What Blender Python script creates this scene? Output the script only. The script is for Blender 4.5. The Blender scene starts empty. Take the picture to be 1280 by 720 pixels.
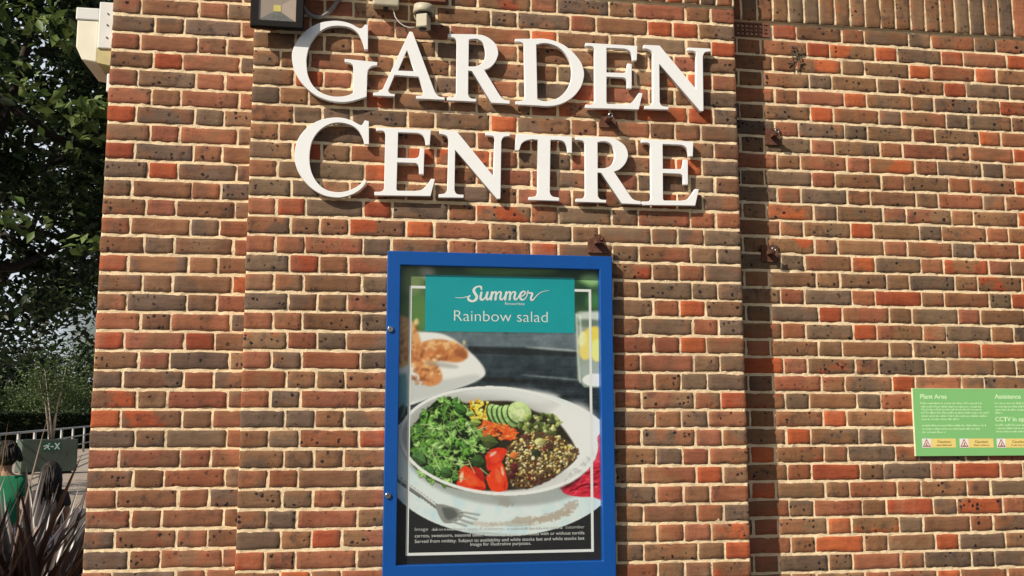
import bpy, bmesh, math, random
import numpy as np
from mathutils import Vector, Matrix
R = math.radians
rng = random.Random(7)
nr = np.random.default_rng(11)
scene = bpy.context.scene
COL = scene.collection

# ------------------------------------------------------------------ camera (solved from the brick courses)
F_PX = 1228.2
YAW, PITCH = R(-8.992), R(7.449)
CAM = Vector((0.4293, -3.8659, 1.5473))
FWD = Vector((-math.sin(YAW) * math.cos(PITCH), math.cos(YAW) * math.cos(PITCH), math.sin(PITCH)))
RGT = Vector((math.cos(YAW), math.sin(YAW), 0))
UPV = RGT.cross(FWD)


def at(px, py, Y):
    """Point of the photograph (1280x720) on the vertical plane y = Y."""
    d = FWD + RGT * ((px - 640) / F_PX) + UPV * ((360 - py) / F_PX)
    t = (Y - CAM.y) / d.y
    return CAM + d * t


def along(px, dist, z=0.0):
    a = math.atan((px - 640) / F_PX) - YAW
    return Vector((CAM.x + dist * math.sin(a), CAM.y + dist * math.cos(a), z))


cd = bpy.data.cameras.new('camera')
cam = bpy.data.objects.new('camera', cd)
COL.objects.link(cam)
cd.sensor_width = 36
cd.lens = F_PX * 36 / 1280
cd.clip_start = 0.05
cd.clip_end = 2000
cam.matrix_world = Matrix(((RGT.x, UPV.x, -FWD.x, CAM.x), (RGT.y, UPV.y, -FWD.y, CAM.y),
                           (RGT.z, UPV.z, -FWD.z, CAM.z), (0, 0, 0, 1)))
scene.camera = cam

# ------------------------------------------------------------------ light
SUN = Vector((-1.46, -1.0, 1.38)).normalized()
w = bpy.data.worlds.new('World')
scene.world = w
w.use_nodes = True
nt = w.node_tree
sky = nt.nodes.new('ShaderNodeTexSky')
sky.sky_type = 'NISHITA'
sky.sun_disc = False
sky.sun_elevation = math.asin(SUN.z)
sky.sun_rotation = math.atan2(SUN.x, SUN.y) % (2 * math.pi)
sky.air_density = 1.2
sky.dust_density = 2.5
bg = nt.nodes['Background']
tcw = nt.nodes.new('ShaderNodeTexCoord')
dp = nt.nodes.new('ShaderNodeVectorMath'); dp.operation = 'DOT_PRODUCT'
dp.inputs[1].default_value = Vector((-0.29, 0.93, 0.20)).normalized()
nt.links.new(tcw.outputs['Generated'], dp.inputs[0])
mk = nt.nodes.new('ShaderNodeMapRange'); mk.interpolation_type = 'SMOOTHSTEP'
mk.inputs[1].default_value = 0.80; mk.inputs[2].default_value = 0.97
nt.links.new(dp.outputs['Value'], mk.inputs[0])
cn = nt.nodes.new('ShaderNodeTexNoise'); cn.inputs['Scale'].default_value = 5; cn.inputs['Detail'].default_value = 7
nt.links.new(tcw.outputs['Generated'], cn.inputs['Vector'])
cm = nt.nodes.new('ShaderNodeMapRange'); cm.interpolation_type = 'SMOOTHSTEP'
cm.inputs[1].default_value = 0.25; cm.inputs[2].default_value = 0.52
nt.links.new(cn.outputs['Fac'], cm.inputs[0])
mm = nt.nodes.new('ShaderNodeMath'); mm.operation = 'MULTIPLY'
nt.links.new(mk.outputs[0], mm.inputs[0]); nt.links.new(cm.outputs[0], mm.inputs[1])
cmix = nt.nodes.new('ShaderNodeMix'); cmix.data_type = 'RGBA'
cmix.inputs[7].default_value = (10.5, 11.4, 12.4, 1)      # bright patch added to the sky to whiten the gaps between leaves
nt.links.new(mm.outputs[0], cmix.inputs[0]); nt.links.new(sky.outputs[0], cmix.inputs[6])
nt.links.new(cmix.outputs[2], bg.inputs[0])
bg.inputs[1].default_value = 0.070
sl = bpy.data.lights.new('sun', 'SUN')
sl.energy = 5.0
sl.angle = R(0.53)
sl.color = (1.0, 0.915, 0.775)
so = bpy.data.objects.new('sun', sl)
COL.objects.link(so)
so.rotation_euler = (-SUN).to_track_quat('-Z', 'Y').to_euler()
so.location = (-6, -6, 8)
scene.view_settings.view_transform = 'Standard'
scene.view_settings.look = 'None'
scene.view_settings.exposure = 0
scene.render.film_transparent = False
scene.render.filter_size = 1.7

# ------------------------------------------------------------------ materials


def lin(c):
    return tuple((v / 12.92 if v <= 0.04045 else ((v + 0.055) / 1.055) ** 2.4) for v in [x / 255 for x in c])


def mat(name, color, rough=0.6, metal=0.0, vary=0.12, scale=30.0, bump=0.0, bscale=120.0, spec=0.5):
    m = bpy.data.materials.new(name)
    m.use_nodes = True
    t = m.node_tree
    b = t.nodes['Principled BSDF']
    b.inputs['Roughness'].default_value = rough
    b.inputs['Metallic'].default_value = metal
    b.inputs['Specular IOR Level'].default_value = spec
    tc = t.nodes.new('ShaderNodeTexCoord')
    n = t.nodes.new('ShaderNodeTexNoise')
    n.inputs['Scale'].default_value = scale
    n.inputs['Detail'].default_value = 6
    n.inputs['Roughness'].default_value = 0.65
    t.links.new(tc.outputs['Object'], n.inputs['Vector'])
    mr = t.nodes.new('ShaderNodeMapRange')
    mr.inputs[1].default_value = 0.3
    mr.inputs[2].default_value = 0.7
    mr.inputs[3].default_value = 1 - vary
    mr.inputs[4].default_value = 1 + vary
    t.links.new(n.outputs['Fac'], mr.inputs[0])
    mx = t.nodes.new('ShaderNodeVectorMath')
    mx.operation = 'SCALE'
    mx.inputs[0].default_value = color[:3]
    t.links.new(mr.outputs[0], mx.inputs['Scale'])
    t.links.new(mx.outputs[0], b.inputs['Base Color'])
    if bump:
        n2 = t.nodes.new('ShaderNodeTexNoise')
        n2.inputs['Scale'].default_value = bscale
        n2.inputs['Detail'].default_value = 5
        t.links.new(tc.outputs['Object'], n2.inputs['Vector'])
        bp = t.nodes.new('ShaderNodeBump')
        bp.inputs['Strength'].default_value = bump
        bp.inputs['Distance'].default_value = 0.004
        t.links.new(n2.outputs['Fac'], bp.inputs['Height'])
        t.links.new(bp.outputs[0], b.inputs['Normal'])
    return m


def brick_material():
    m = bpy.data.materials.new('stock_brick')
    m.use_nodes = True
    t = m.node_tree
    L = t.links.new
    b = t.nodes['Principled BSDF']
    b.inputs['Roughness'].default_value = 0.92
    b.inputs['Specular IOR Level'].default_value = 0.2
    tc = t.nodes.new('ShaderNodeTexCoord')
    a1 = t.nodes.new('ShaderNodeAttribute'); a1.attribute_name = 'tone_a'
    a2 = t.nodes.new('ShaderNodeAttribute'); a2.attribute_name = 'tone_b'
    a3 = t.nodes.new('ShaderNodeAttribute'); a3.attribute_name = 'burn'
    sp = t.nodes.new('ShaderNodeSeparateColor')
    L(a3.outputs['Color'], sp.inputs[0])
    off = t.nodes.new('ShaderNodeVectorMath'); off.operation = 'MULTIPLY_ADD'
    off.inputs[1].default_value = (1, 1, 1)
    cmb = t.nodes.new('ShaderNodeCombineXYZ')
    ml = t.nodes.new('ShaderNodeMath'); ml.operation = 'MULTIPLY'; ml.inputs[1].default_value = 37.0
    L(sp.outputs[2], ml.inputs[0]); L(ml.outputs[0], cmb.inputs[1])
    L(tc.outputs['Object'], off.inputs[0]); L(cmb.outputs[0], off.inputs[2])

    def noise(scale, detail, rough=0.55, sx=None):
        n = t.nodes.new('ShaderNodeTexNoise')
        n.inputs['Scale'].default_value = scale
        n.inputs['Detail'].default_value = detail
        n.inputs['Roughness'].default_value = rough
        L(off.outputs[0], n.inputs['Vector'])
        return n.outputs['Fac']

    def rng_(v, a, c, lo=0.0, hi=1.0):
        r = t.nodes.new('ShaderNodeMapRange')
        r.interpolation_type = 'SMOOTHSTEP'
        r.inputs[1].default_value = a; r.inputs[2].default_value = c
        r.inputs[3].default_value = lo; r.inputs[4].default_value = hi
        L(v, r.inputs[0])
        return r.outputs[0]

    def math_(op, x, y):
        n = t.nodes.new('ShaderNodeMath'); n.operation = op
        for i, v in enumerate((x, y)):
            if isinstance(v, (int, float)):
                n.inputs[i].default_value = v
            else:
                L(v, n.inputs[i])
        return n.outputs[0]

    def mix(f, x, y):
        n = t.nodes.new('ShaderNodeMix'); n.data_type = 'RGBA'
        L(f, n.inputs[0])
        for i, v in ((6, x), (7, y)):
            if isinstance(v, tuple):
                n.inputs[i].default_value = (*v, 1)
            else:
                L(v, n.inputs[i])
        return n.outputs[2]
    patch = math_('MULTIPLY', rng_(noise(9, 3), 0.46, 0.60), sp.outputs[0])
    c = mix(patch, a1.outputs['Color'], a2.outputs['Color'])
    # soft sooty clouds
    cloud = math_('MULTIPLY', rng_(noise(21, 4, 0.6), 0.50, 0.72), math_('MULTIPLY', sp.outputs[1], 0.62))
    c = mix(cloud, c, (0.055, 0.045, 0.042))
    # burnt specks
    vo = t.nodes.new('ShaderNodeTexVoronoi')
    vo.inputs['Scale'].default_value = 50
    dn = t.nodes.new('ShaderNodeTexNoise'); dn.inputs['Scale'].default_value = 90; dn.inputs['Detail'].default_value = 2
    L(off.outputs[0], dn.inputs['Vector'])
    wv = t.nodes.new('ShaderNodeVectorMath'); wv.operation = 'MULTIPLY_ADD'
    wv.inputs[1].default_value = (0.016, 0.016, 0.016)
    L(dn.outputs['Color'], wv.inputs[0]); L(off.outputs[0], wv.inputs[2])
    L(wv.outputs[0], vo.inputs['Vector'])
    sc = t.nodes.new('ShaderNodeSeparateColor'); L(vo.outputs['Color'], sc.inputs[0])
    size = rng_(sc.outputs[0], 0.30, 1.0, 0.05, 0.42)
    inside = math_('MULTIPLY', rng_(math_('SUBTRACT', size, vo.outputs['Distance']), 0.0, 0.10), sp.outputs[1])
    where = rng_(noise(13, 2), 0.40, 0.50)
    spot = math_('MULTIPLY', inside, where)
    c = mix(spot, c, (0.030, 0.024, 0.024))
    # horizontal firing streaks and grain
    mp = t.nodes.new('ShaderNodeMapping'); mp.inputs['Scale'].default_value = (0.25, 1, 1.6)
    L(off.outputs[0], mp.inputs[0])
    sn = t.nodes.new('ShaderNodeTexNoise'); sn.inputs['Scale'].default_value = 60; sn.inputs['Detail'].default_value = 6; sn.inputs['Roughness'].default_value = 0.7
    L(mp.outputs[0], sn.inputs['Vector'])
    gr = math_('MULTIPLY', rng_(sn.outputs['Fac'], 0.25, 0.75, 0.84, 1.16), rng_(noise(420, 3, 0.7), 0.25, 0.75, 0.84, 1.14))
    wn = t.nodes.new('ShaderNodeTexNoise'); wn.inputs['Scale'].default_value = 2.3; wn.inputs['Detail'].default_value = 5; wn.inputs['Roughness'].default_value = 0.6
    L(tc.outputs['Object'], wn.inputs['Vector'])
    mp2 = t.nodes.new('ShaderNodeMapping'); mp2.inputs['Scale'].default_value = (7, 7, 0.7)
    L(tc.outputs['Object'], mp2.inputs[0])
    wn2 = t.nodes.new('ShaderNodeTexNoise'); wn2.inputs['Scale'].default_value = 1.6; wn2.inputs['Detail'].default_value = 4
    L(mp2.outputs[0], wn2.inputs['Vector'])
    gr = math_('MULTIPLY', gr, math_('MULTIPLY', rng_(wn.outputs['Fac'], 0.30, 0.68, 0.84, 1.09), rng_(wn2.outputs['Fac'], 0.30, 0.65, 0.88, 1.05)))
    # lime bloom in thin patches
    bloom = math_('MULTIPLY', rng_(noise(33, 6, 0.7), 0.60, 0.78), rng_(wn.outputs['Fac'], 0.48, 0.70, 0.0, 0.35))
    c = mix(bloom, c, (0.42, 0.33, 0.25))
    fin = t.nodes.new('ShaderNodeVectorMath'); fin.operation = 'SCALE'
    L(c, fin.inputs[0]); L(gr, fin.inputs['Scale'])
    L(fin.outputs[0], b.inputs['Base Color'])
    hgt = math_('ADD', math_('MULTIPLY', noise(160, 6, 0.7), 1.0), math_('MULTIPLY', noise(45, 3), 0.8))
    hgt = math_('SUBTRACT', hgt, math_('MULTIPLY', spot, 0.6))
    bp = t.nodes.new('ShaderNodeBump'); bp.inputs['Strength'].default_value = 0.55; bp.inputs['Distance'].default_value = 0.004
    L(hgt, bp.inputs['Height']); L(bp.outputs[0], b.inputs['Normal'])
    return m


def mortar_material():
    m = mat('lime_mortar', (0.93, 0.725, 0.465), 0.95, vary=0.13, scale=26, bump=0.8, bscale=230, spec=0.1)
    t = m.node_tree
    b = t.nodes['Principled BSDF']
    src = b.inputs['Base Color'].links[0].from_socket
    tc = next(n for n in t.nodes if n.type == 'TEX_COORD')
    prev = src
    for sc_, lo, hi, colr_ in ((3.1, 0.55, 0.80, (0.55, 0.40, 0.27)), (19.0, 0.62, 0.75, (0.30, 0.21, 0.145)), (70.0, 0.66, 0.74, (0.16, 0.11, 0.08))):
        n = t.nodes.new('ShaderNodeTexNoise'); n.inputs['Scale'].default_value = sc_; n.inputs['Detail'].default_value = 5
        t.links.new(tc.outputs['Object'], n.inputs['Vector'])
        r = t.nodes.new('ShaderNodeMapRange'); r.interpolation_type = 'SMOOTHSTEP'
        r.inputs[1].default_value = lo; r.inputs[2].default_value = hi; r.inputs[4].default_value = 0.75
        t.links.new(n.outputs['Fac'], r.inputs[0])
        x = t.nodes.new('ShaderNodeMix'); x.data_type = 'RGBA'
        x.inputs[7].default_value = (*colr_, 1)
        t.links.new(r.outputs[0], x.inputs[0]); t.links.new(prev, x.inputs[6])
        prev = x.outputs[2]
    t.links.new(prev, b.inputs['Base Color'])
    return m


def vcol_material(name, rough=0.5, attr='tint', spec=0.5, grain=0.0, translucent=0.0):
    m = bpy.data.materials.new(name)
    m.use_nodes = True
    t = m.node_tree
    b = t.nodes['Principled BSDF']
    b.inputs['Roughness'].default_value = rough
    b.inputs['Specular IOR Level'].default_value = spec
    a = t.nodes.new('ShaderNodeAttribute')
    a.attribute_name = attr
    t.links.new(a.outputs['Color'], b.inputs['Base Color'])
    if translucent:
        tr = t.nodes.new('ShaderNodeBsdfTranslucent')
        t.links.new(a.outputs['Color'], tr.inputs[0])
        mx = t.nodes.new('ShaderNodeMixShader')
        mx.inputs[0].default_value = translucent
        t.links.new(b.outputs[0], mx.inputs[1])
        t.links.new(tr.outputs[0], mx.inputs[2])
        t.links.new(mx.outputs[0], t.nodes['Material Output'].inputs[0])
    return m


def glass_material():
    m = bpy.data.materials.new('clear_cover')
    m.use_nodes = True
    t = m.node_tree
    for n in list(t.nodes):
        if n.type == 'BSDF_PRINCIPLED':
            t.nodes.remove(n)
    tr = t.nodes.new('ShaderNodeBsdfTransparent')
    tr.inputs[0].default_value = (0.97, 0.98, 0.975, 1)
    gl = t.nodes.new('ShaderNodeBsdfGlossy')
    gl.inputs['Roughness'].default_value = 0.06
    lw = t.nodes.new('ShaderNodeLayerWeight')
    pw = t.nodes.new('ShaderNodeMath'); pw.operation = 'POWER'; pw.inputs[1].default_value = 5.0
    ma = t.nodes.new('ShaderNodeMath'); ma.operation = 'MULTIPLY_ADD'
    ma.inputs[1].default_value = 0.75; ma.inputs[2].default_value = 0.022
    t.links.new(lw.outputs['Facing'], pw.inputs[0])
    t.links.new(pw.outputs[0], ma.inputs[0])
    mx = t.nodes.new('ShaderNodeMixShader')
    t.links.new(ma.outputs[0], mx.inputs[0])
    t.links.new(tr.outputs[0], mx.inputs[1])
    t.links.new(gl.outputs[0], mx.inputs[2])
    t.links.new(mx.outputs[0], t.nodes['Material Output'].inputs[0])
    return m


M = {
    'brick': brick_material(),
    'mortar': mortar_material(),
    'core': mat('wall_core', (0.30, 0.16, 0.11), 0.95, scale=6),
    'letter': mat('white_painted_metal', (0.95, 0.955, 0.96), 0.4, vary=0.025, scale=9),
    'stud': mat('steel_stud', (0.45, 0.45, 0.44), 0.4, 0.8),
    'blue': mat('blue_powder_coat', (0.003, 0.080, 0.355), 0.36, vary=0.06, scale=9, bump=0.05, bscale=300),
    'steel': mat('stainless_steel', (0.55, 0.55, 0.54), 0.25, 1.0, vary=0.05),
    'dark_steel': mat('dark_slot', (0.06, 0.06, 0.06), 0.5, 0.5),
    'glass': glass_material(),
    'print': vcol_material('printed_paper', 0.42, spec=0.3),
    'teal': mat('teal_print', lin((4, 164, 172)), 0.4, vary=0.05, scale=7),
    'white_print': mat('white_print', (0.90, 0.90, 0.88), 0.45, vary=0.02),
    'pale_print': mat('pale_print', (0.62, 0.64, 0.62), 0.45, vary=0.1, scale=200),
    'green_board': mat('green_board', lin((136, 201, 126)), 0.5, vary=0.03, scale=5),
    'cream_edge': mat('cream_board_edge', (0.80, 0.72, 0.52), 0.6),
    'board_print': mat('pale_green_print', lin((214, 250, 196)), 0.5, vary=0.02),
    'yellow': mat('yellow_label', (0.90, 0.72, 0.24), 0.5, vary=0.04),
    'brown_print': mat('brown_print', (0.30, 0.17, 0.05), 0.6),
    'red_print': mat('red_print', (0.55, 0.07, 0.05), 0.6),
    'black': mat('black_cast_metal', (0.010, 0.008, 0.007), 0.6, vary=0.2, scale=40, spec=0.2),
    'reflector': mat('satin_reflector', (0.46, 0.36, 0.29), 0.4, 0.15, vary=0.05),
    'led': mat('yellow_phosphor', (0.75, 0.62, 0.16), 0.5),
    'grey_pvc': mat('grey_conduit', (0.24, 0.22, 0.22), 0.45, vary=0.12, scale=20),
    'beige': mat('aged_beige_plastic', (0.50, 0.45, 0.33), 0.5, vary=0.1, scale=18),
    'dark_lens': mat('dark_sensor_lens', (0.03, 0.03, 0.03), 0.3),
    'white_pl': mat('white_plastic', (0.78, 0.77, 0.74), 0.45, vary=0.05, scale=12),
    'cream': mat('cream_diffuser', (0.88, 0.83, 0.66), 0.45, vary=0.05, scale=10),
    'olive': mat('olive_plastic', (0.55, 0.47, 0.22), 0.5, vary=0.15, scale=15),  # olive tone, darker than the cream diffuser
    'rust': mat('rusty_iron', (0.15, 0.060, 0.036), 0.85, 0.2, vary=0.45, scale=45, bump=0.5),
    'terracotta': mat('terracotta', (0.20, 0.075, 0.045), 0.9, vary=0.2, scale=20, bump=0.4),
    'hole': mat('void_shade', (0.012, 0.009, 0.008), 0.95),
    'twig': mat('dried_creeper', (0.10, 0.075, 0.05), 0.9, vary=0.3),
    'leaf': vcol_material('leaf', 0.5, spec=0.35, translucent=0.22),
    'flax': vcol_material('flax_leaf', 0.36, spec=0.6, translucent=0.06),
    'bark': mat('bark', (0.040, 0.030, 0.024), 0.9, vary=0.4, scale=14, bump=0.6, bscale=40),
    'pale_bark': mat('pale_bark', (0.50, 0.43, 0.36), 0.85, vary=0.25, scale=18),
    'paving': mat('pale_paving', (0.34, 0.28, 0.22), 0.95, vary=0.18, scale=1.5, bump=0.3, bscale=30),
    'asphalt': mat('tarmac', (0.075, 0.070, 0.064), 0.95, vary=0.18, scale=1.5, bump=0.4, bscale=30),
    'soil': mat('bark_mulch', (0.035, 0.026, 0.020), 0.95, vary=0.5, scale=30, bump=0.9, bscale=60),
    'galv': mat('galvanised_rail', (0.33, 0.32, 0.31), 0.5, 0.3, vary=0.1),
    'planter': mat('dark_green_paint', (0.085, 0.115, 0.090), 0.6, vary=0.12, scale=3),
    'emblem': mat('pale_green_emblem', (0.80, 0.95, 0.86), 0.5, vary=0.02),
    'emblem_bg': mat('green_emblem', (0.02, 0.13, 0.075), 0.5),
    'skin': mat('skin', (0.42, 0.24, 0.16), 0.55, vary=0.06),
    'hair': mat('dark_brown_hair', (0.018, 0.011, 0.008), 0.7, vary=0.4, scale=60, bump=0.5, bscale=180),
    'tee': mat('green_cotton', (0.008, 0.19, 0.085), 0.85, vary=0.12, scale=10, bump=0.3, bscale=35),
    'greytop': mat('charcoal_cotton', (0.045, 0.040, 0.042), 0.85, vary=0.25, scale=10, bump=0.3, bscale=35),
    'denim': mat('denim', (0.035, 0.050, 0.085), 0.85, vary=0.2, scale=25),
    'shoe': mat('shoe', (0.05, 0.05, 0.05), 0.6),
    'eye': mat('eye_white', (0.7, 0.7, 0.68), 0.3),
    'lip': mat('lip', (0.35, 0.12, 0.10), 0.5),
}

# ------------------------------------------------------------------ object helpers


def link(o, parent=None):
    COL.objects.link(o)
    if parent is not None:
        o.parent = parent
    return o


def empty(name, label=None, cat=None, group=None, loc=(0, 0, 0)):
    o = bpy.data.objects.new(name, None)
    o.empty_display_size = 0.1
    o.location = loc
    COL.objects.link(o)
    if label:
        tag(o, label, cat, group)
    return o


def tag(o, label, cat, group=None):
    o['label'] = label
    o['category'] = cat
    if group:
        o['group'] = group
    return o


def obj(name, me, m, parent=None, smooth=False):
    """mesh data given in world coordinates"""
    if isinstance(me, bmesh.types.BMesh):
        b = me
        me = bpy.data.meshes.new(name)
        b.to_mesh(me)
        b.free()
    if m is not None and not me.materials:
        me.materials.append(m)
    if smooth:
        me.polygons.foreach_set('use_smooth', [True] * len(me.polygons))
    o = bpy.data.objects.new(name, me)
    COL.objects.link(o)
    if parent is not None:
        o.parent = parent
        off = Vector((0, 0, 0))
        p = parent
        while p is not None:
            off += p.location
            p = p.parent
        me.transform(Matrix.Translation(-off))
    return o


def pydata(name, v, f):
    me = bpy.data.meshes.new(name)
    me.from_pydata([tuple(p) for p in v], [], [tuple(q) for q in f])
    me.update()
    return me


def add_box(bm, c, s, bevel=0.0, rot=None, seg=2):
    r = bmesh.ops.create_cube(bm, size=1)
    vs = r['verts']
    bmesh.ops.scale(bm, vec=s, verts=vs)
    if bevel:
        es = list({e for v in vs for e in v.link_edges})
        q = bmesh.ops.bevel(bm, geom=es, offset=bevel, segments=seg, affect='EDGES', profile=0.5)
        vs = list({v for f in q['faces'] for v in f.verts} | {v for v in vs if v.is_valid})
    if rot is not None:
        bmesh.ops.transform(bm, matrix=rot.to_4x4(), verts=vs)
    bmesh.ops.translate(bm, vec=c, verts=vs)
    return vs


def add_tube(bm, pts, rad, n=8, caps=True):
    pts = [Vector(p) for p in pts]
    rad = rad if isinstance(rad, (list, tuple)) else [rad] * len(pts)
    rings = []
    up = Vector((0.13, 0.31, 0.94)).normalized()
    for i, p in enumerate(pts):
        t = (pts[min(i + 1, len(pts) - 1)] - pts[max(i - 1, 0)]).normalized()
        a = t.cross(up)
        if a.length < 1e-3:
            a = t.cross(Vector((1, 0, 0)))
        a.normalize()
        b = t.cross(a)
        rings.append([bm.verts.new(p + (a * math.cos(2 * math.pi * k / n) + b * math.sin(2 * math.pi * k / n)) * rad[i]) for k in range(n)])
    for r0, r1 in zip(rings, rings[1:]):
        for k in range(n):
            f = bm.faces.new((r0[k], r0[(k + 1) % n], r1[(k + 1) % n], r1[k]))
            f.smooth = True
    if caps:
        bm.faces.new(rings[0][::-1])
        bm.faces.new(rings[-1])


def add_prism(bm, pts, d):
    """closed polygon of world points, extruded by vector d"""
    a = [bm.verts.new(p) for p in pts]
    b = [bm.verts.new(Vector(p) + Vector(d)) for p in pts]
    n = len(a)
    bm.faces.new(a)
    bm.faces.new(b[::-1])
    for k in range(n):
        bm.faces.new((a[k], b[k], b[(k + 1) % n], a[(k + 1) % n]))


def set_color(me, name, arr):
    ca = me.color_attributes.new(name, 'FLOAT_COLOR', 'POINT')
    arr = np.asarray(arr, dtype=np.float32)
    if arr.shape[1] == 3:
        arr = np.concatenate([arr, np.ones((len(arr), 1), np.float32)], 1)
    ca.data.foreach_set('color', arr.ravel())


# ------------------------------------------------------------------ brickwork
BROWN = [(141, 104, 75), (136, 98, 71), (147, 104, 74), (132, 99, 74), (142, 109, 82), (136, 95, 68), (148, 100, 72), (130, 92, 69)]
GREY = [(122, 98, 78), (116, 93, 76), (126, 103, 81), (110, 89, 74), (119, 97, 81)]
ROSE = [(154, 98, 70), (150, 93, 66), (160, 103, 75), (148, 90, 67), (154, 97, 74)]
RED = [(176, 91, 58), (168, 85, 54), (182, 98, 61), (162, 82, 56)]


def brick_tones(kind, redness):
    u = rng.random()
    header = kind == 'H'
    p_red = (0.19 if header else 0.03) * redness
    p_rose = (0.30 if header else 0.17)
    p_grey = (0.14 if header else 0.27)
    spot = rng.choice([0.1, 0.45, 0.8, 1.0, 1.0, 1.0])
    if u < p_red:
        a = rng.choice(RED); b = rng.choice(RED + ROSE); pt = 0.7; spot *= 0.18
    elif u < p_red + p_rose:
        a = rng.choice(ROSE); b = rng.choice(BROWN + ROSE); pt = 0.8; spot *= 0.6
    elif u < p_red + p_rose + p_grey:
        a = rng.choice(GREY); b = rng.choice(BROWN + GREY); pt = 0.8
    else:
        a = rng.choice(BROWN); b = rng.choice(BROWN + GREY + ROSE); pt = 0.85
        if not header and rng.random() < 0.20 * redness:
            b = rng.choice(RED); pt = 1.0
    k = rng.uniform(0.88, 1.09)
    g = (1.09, 1.09, 1.08)
    ca = [min(1, c * k * q) for c, q in zip(lin(a), g)]
    cb = [min(1, c * k * q) for c, q in zip(lin(b), g)]
    return ca, cb, (pt, spot, rng.random())


class BrickMesh:
    def __init__(self, org, du, dn, tint=(1, 1, 1)):
        """org: world origin; du: direction along the wall; dn: outward normal. v is +Z"""
        self.o = np.array(org, float); self.du = np.array(du, float); self.dn = np.array(dn, float)
        self.V = []; self.F = []; self.A = []; self.B = []; self.C = []; self.n = 0
        self.tint = tint

    def brick(self, u0, v0, wd, h, depth=0.095, kind='S', redness=1.0, proud=0.0, tones=None):
        u0 -= 0.0003; wd += 0.0006; v0 += 0.0010; h -= 0.0020
        nu = max(4, int(round(wd / 0.016)) + 1)
        nv = max(4, int(round(h / 0.016)) + 1)
        e = 0.0032
        us = np.concatenate([[0, e], np.linspace(e, wd - e, nu)[1:-1], [wd - e, wd]])
        vs = np.concatenate([[0, e], np.linspace(e, h - e, nv)[1:-1], [h - e, h]])
        U, Vv = np.meshgrid(us, vs)
        nU, nV = len(us), len(vs)
        ti = nr.normal(0, 0.004)
        d = nr.normal(0, 0.0004, U.shape)
        # wobbling arrises: smooth random displacement along each edge

        def wob(n, amp):
            k = max(3, n // 3)
            y = nr.normal(0, amp, k)
            return np.interp(np.linspace(0, 1, n), np.linspace(0, 1, k), y) + nr.normal(0, amp * 0.25, n)
        fl = np.linspace(1, 0, nV)[:, None] ** 3; fr = fl[::-1]
        U = U.copy(); Vv = Vv.copy()
        Vv += np.linspace(1, 0, nV)[:, None] ** 4 * wob(nU, 0.0011)[None, :]
        Vv += np.linspace(0, 1, nV)[:, None] ** 4 * wob(nU, 0.0011)[None, :]
        U += np.linspace(1, 0, nU)[None, :] ** 6 * wob(nV, 0.0012)[:, None]
        U += np.linspace(0, 1, nU)[None, :] ** 6 * wob(nV, 0.0012)[:, None]
        ring = np.zeros_like(U); ring[0, :] = ring[-1, :] = 1; ring[:, 0] = ring[:, -1] = 1
        d -= ring * (0.0021 + nr.random(U.shape) * 0.001)
        # bites out of the arrises and chipped corners
        for j in range(1, nU - 1):
            if nr.random() < .035:
                Vv[-1, j] -= nr.uniform(.002, .005)
            if nr.random() < .035:
                Vv[0, j] += nr.uniform(.002, .004)
        for (i, j) in ((0, 0), (0, -1), (-1, 0), (-1, -1)):
            c = abs(nr.normal(0, 0.0022)) + (0.005 * nr.random() if nr.random() < 0.13 else 0)
            U[i, j] += c if j == 0 else -c
            Vv[i, j] += c if i == 0 else -c
        d += (Vv - h / 2) * ti + (U - wd / 2) * nr.normal(0, 0.003) + abs(nr.normal(0, 0.0006)) + proud
        base = self.n
        P = self.o + (u0 + U)[..., None] * self.du + d[..., None] * self.dn
        P[..., 2] += v0 + Vv
        self.V.append(P.reshape(-1, 3))
        cnt = nU * nV
        idx = np.arange(cnt).reshape(nV, nU) + base
        q = np.stack([idx[:-1, :-1], idx[:-1, 1:], idx[1:, 1:], idx[1:, :-1]], -1).reshape(-1, 4)
        self.F.append(q)
        loop = np.concatenate([idx[0, :], idx[1:, -1], idx[-1, -2::-1], idx[-2:0:-1, 0]])
        lp = loop - base
        Q = P.reshape(-1, 3)[lp] - depth * self.dn
        self.V.append(Q)
        b2 = np.arange(len(loop)) + base + cnt
        nx = np.roll(np.arange(len(loop)), -1)
        self.F.append(np.stack([loop[nx], loop, b2, b2[nx]], -1))
        tot = cnt + len(loop)
        a, bb, c = tones or brick_tones(kind, redness)
        a = [q * w_ for q, w_ in zip(a, self.tint)]; bb = [q * w_ for q, w_ in zip(bb, self.tint)]
        self.A.append(np.tile(a, (tot, 1))); self.B.append(np.tile(bb, (tot, 1))); self.C.append(np.tile(c, (tot, 1)))
        self.n += tot

    def build(self, name, parent):
        V = np.concatenate(self.V); F = np.concatenate(self.F)
        me = bpy.data.meshes.new(name)
        me.vertices.add(len(V)); me.vertices.foreach_set('co', V.astype(np.float32).ravel())
        me.loops.add(F.size); me.loops.foreach_set('vertex_index', F.astype(np.int32).ravel())
        me.polygons.add(len(F))
        me.polygons.foreach_set('loop_start', np.arange(0, F.size, 4, dtype=np.int32))
        me.update(calc_edges=True)
        me.validate()
        set_color(me, 'tone_a', np.concatenate(self.A)); set_color(me, 'tone_b', np.concatenate(self.B)); set_color(me, 'burn', np.concatenate(self.C))
        me.polygons.foreach_set('use_smooth', [True] * len(me.polygons))
        return obj(name, me, M['brick'], parent)


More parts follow.
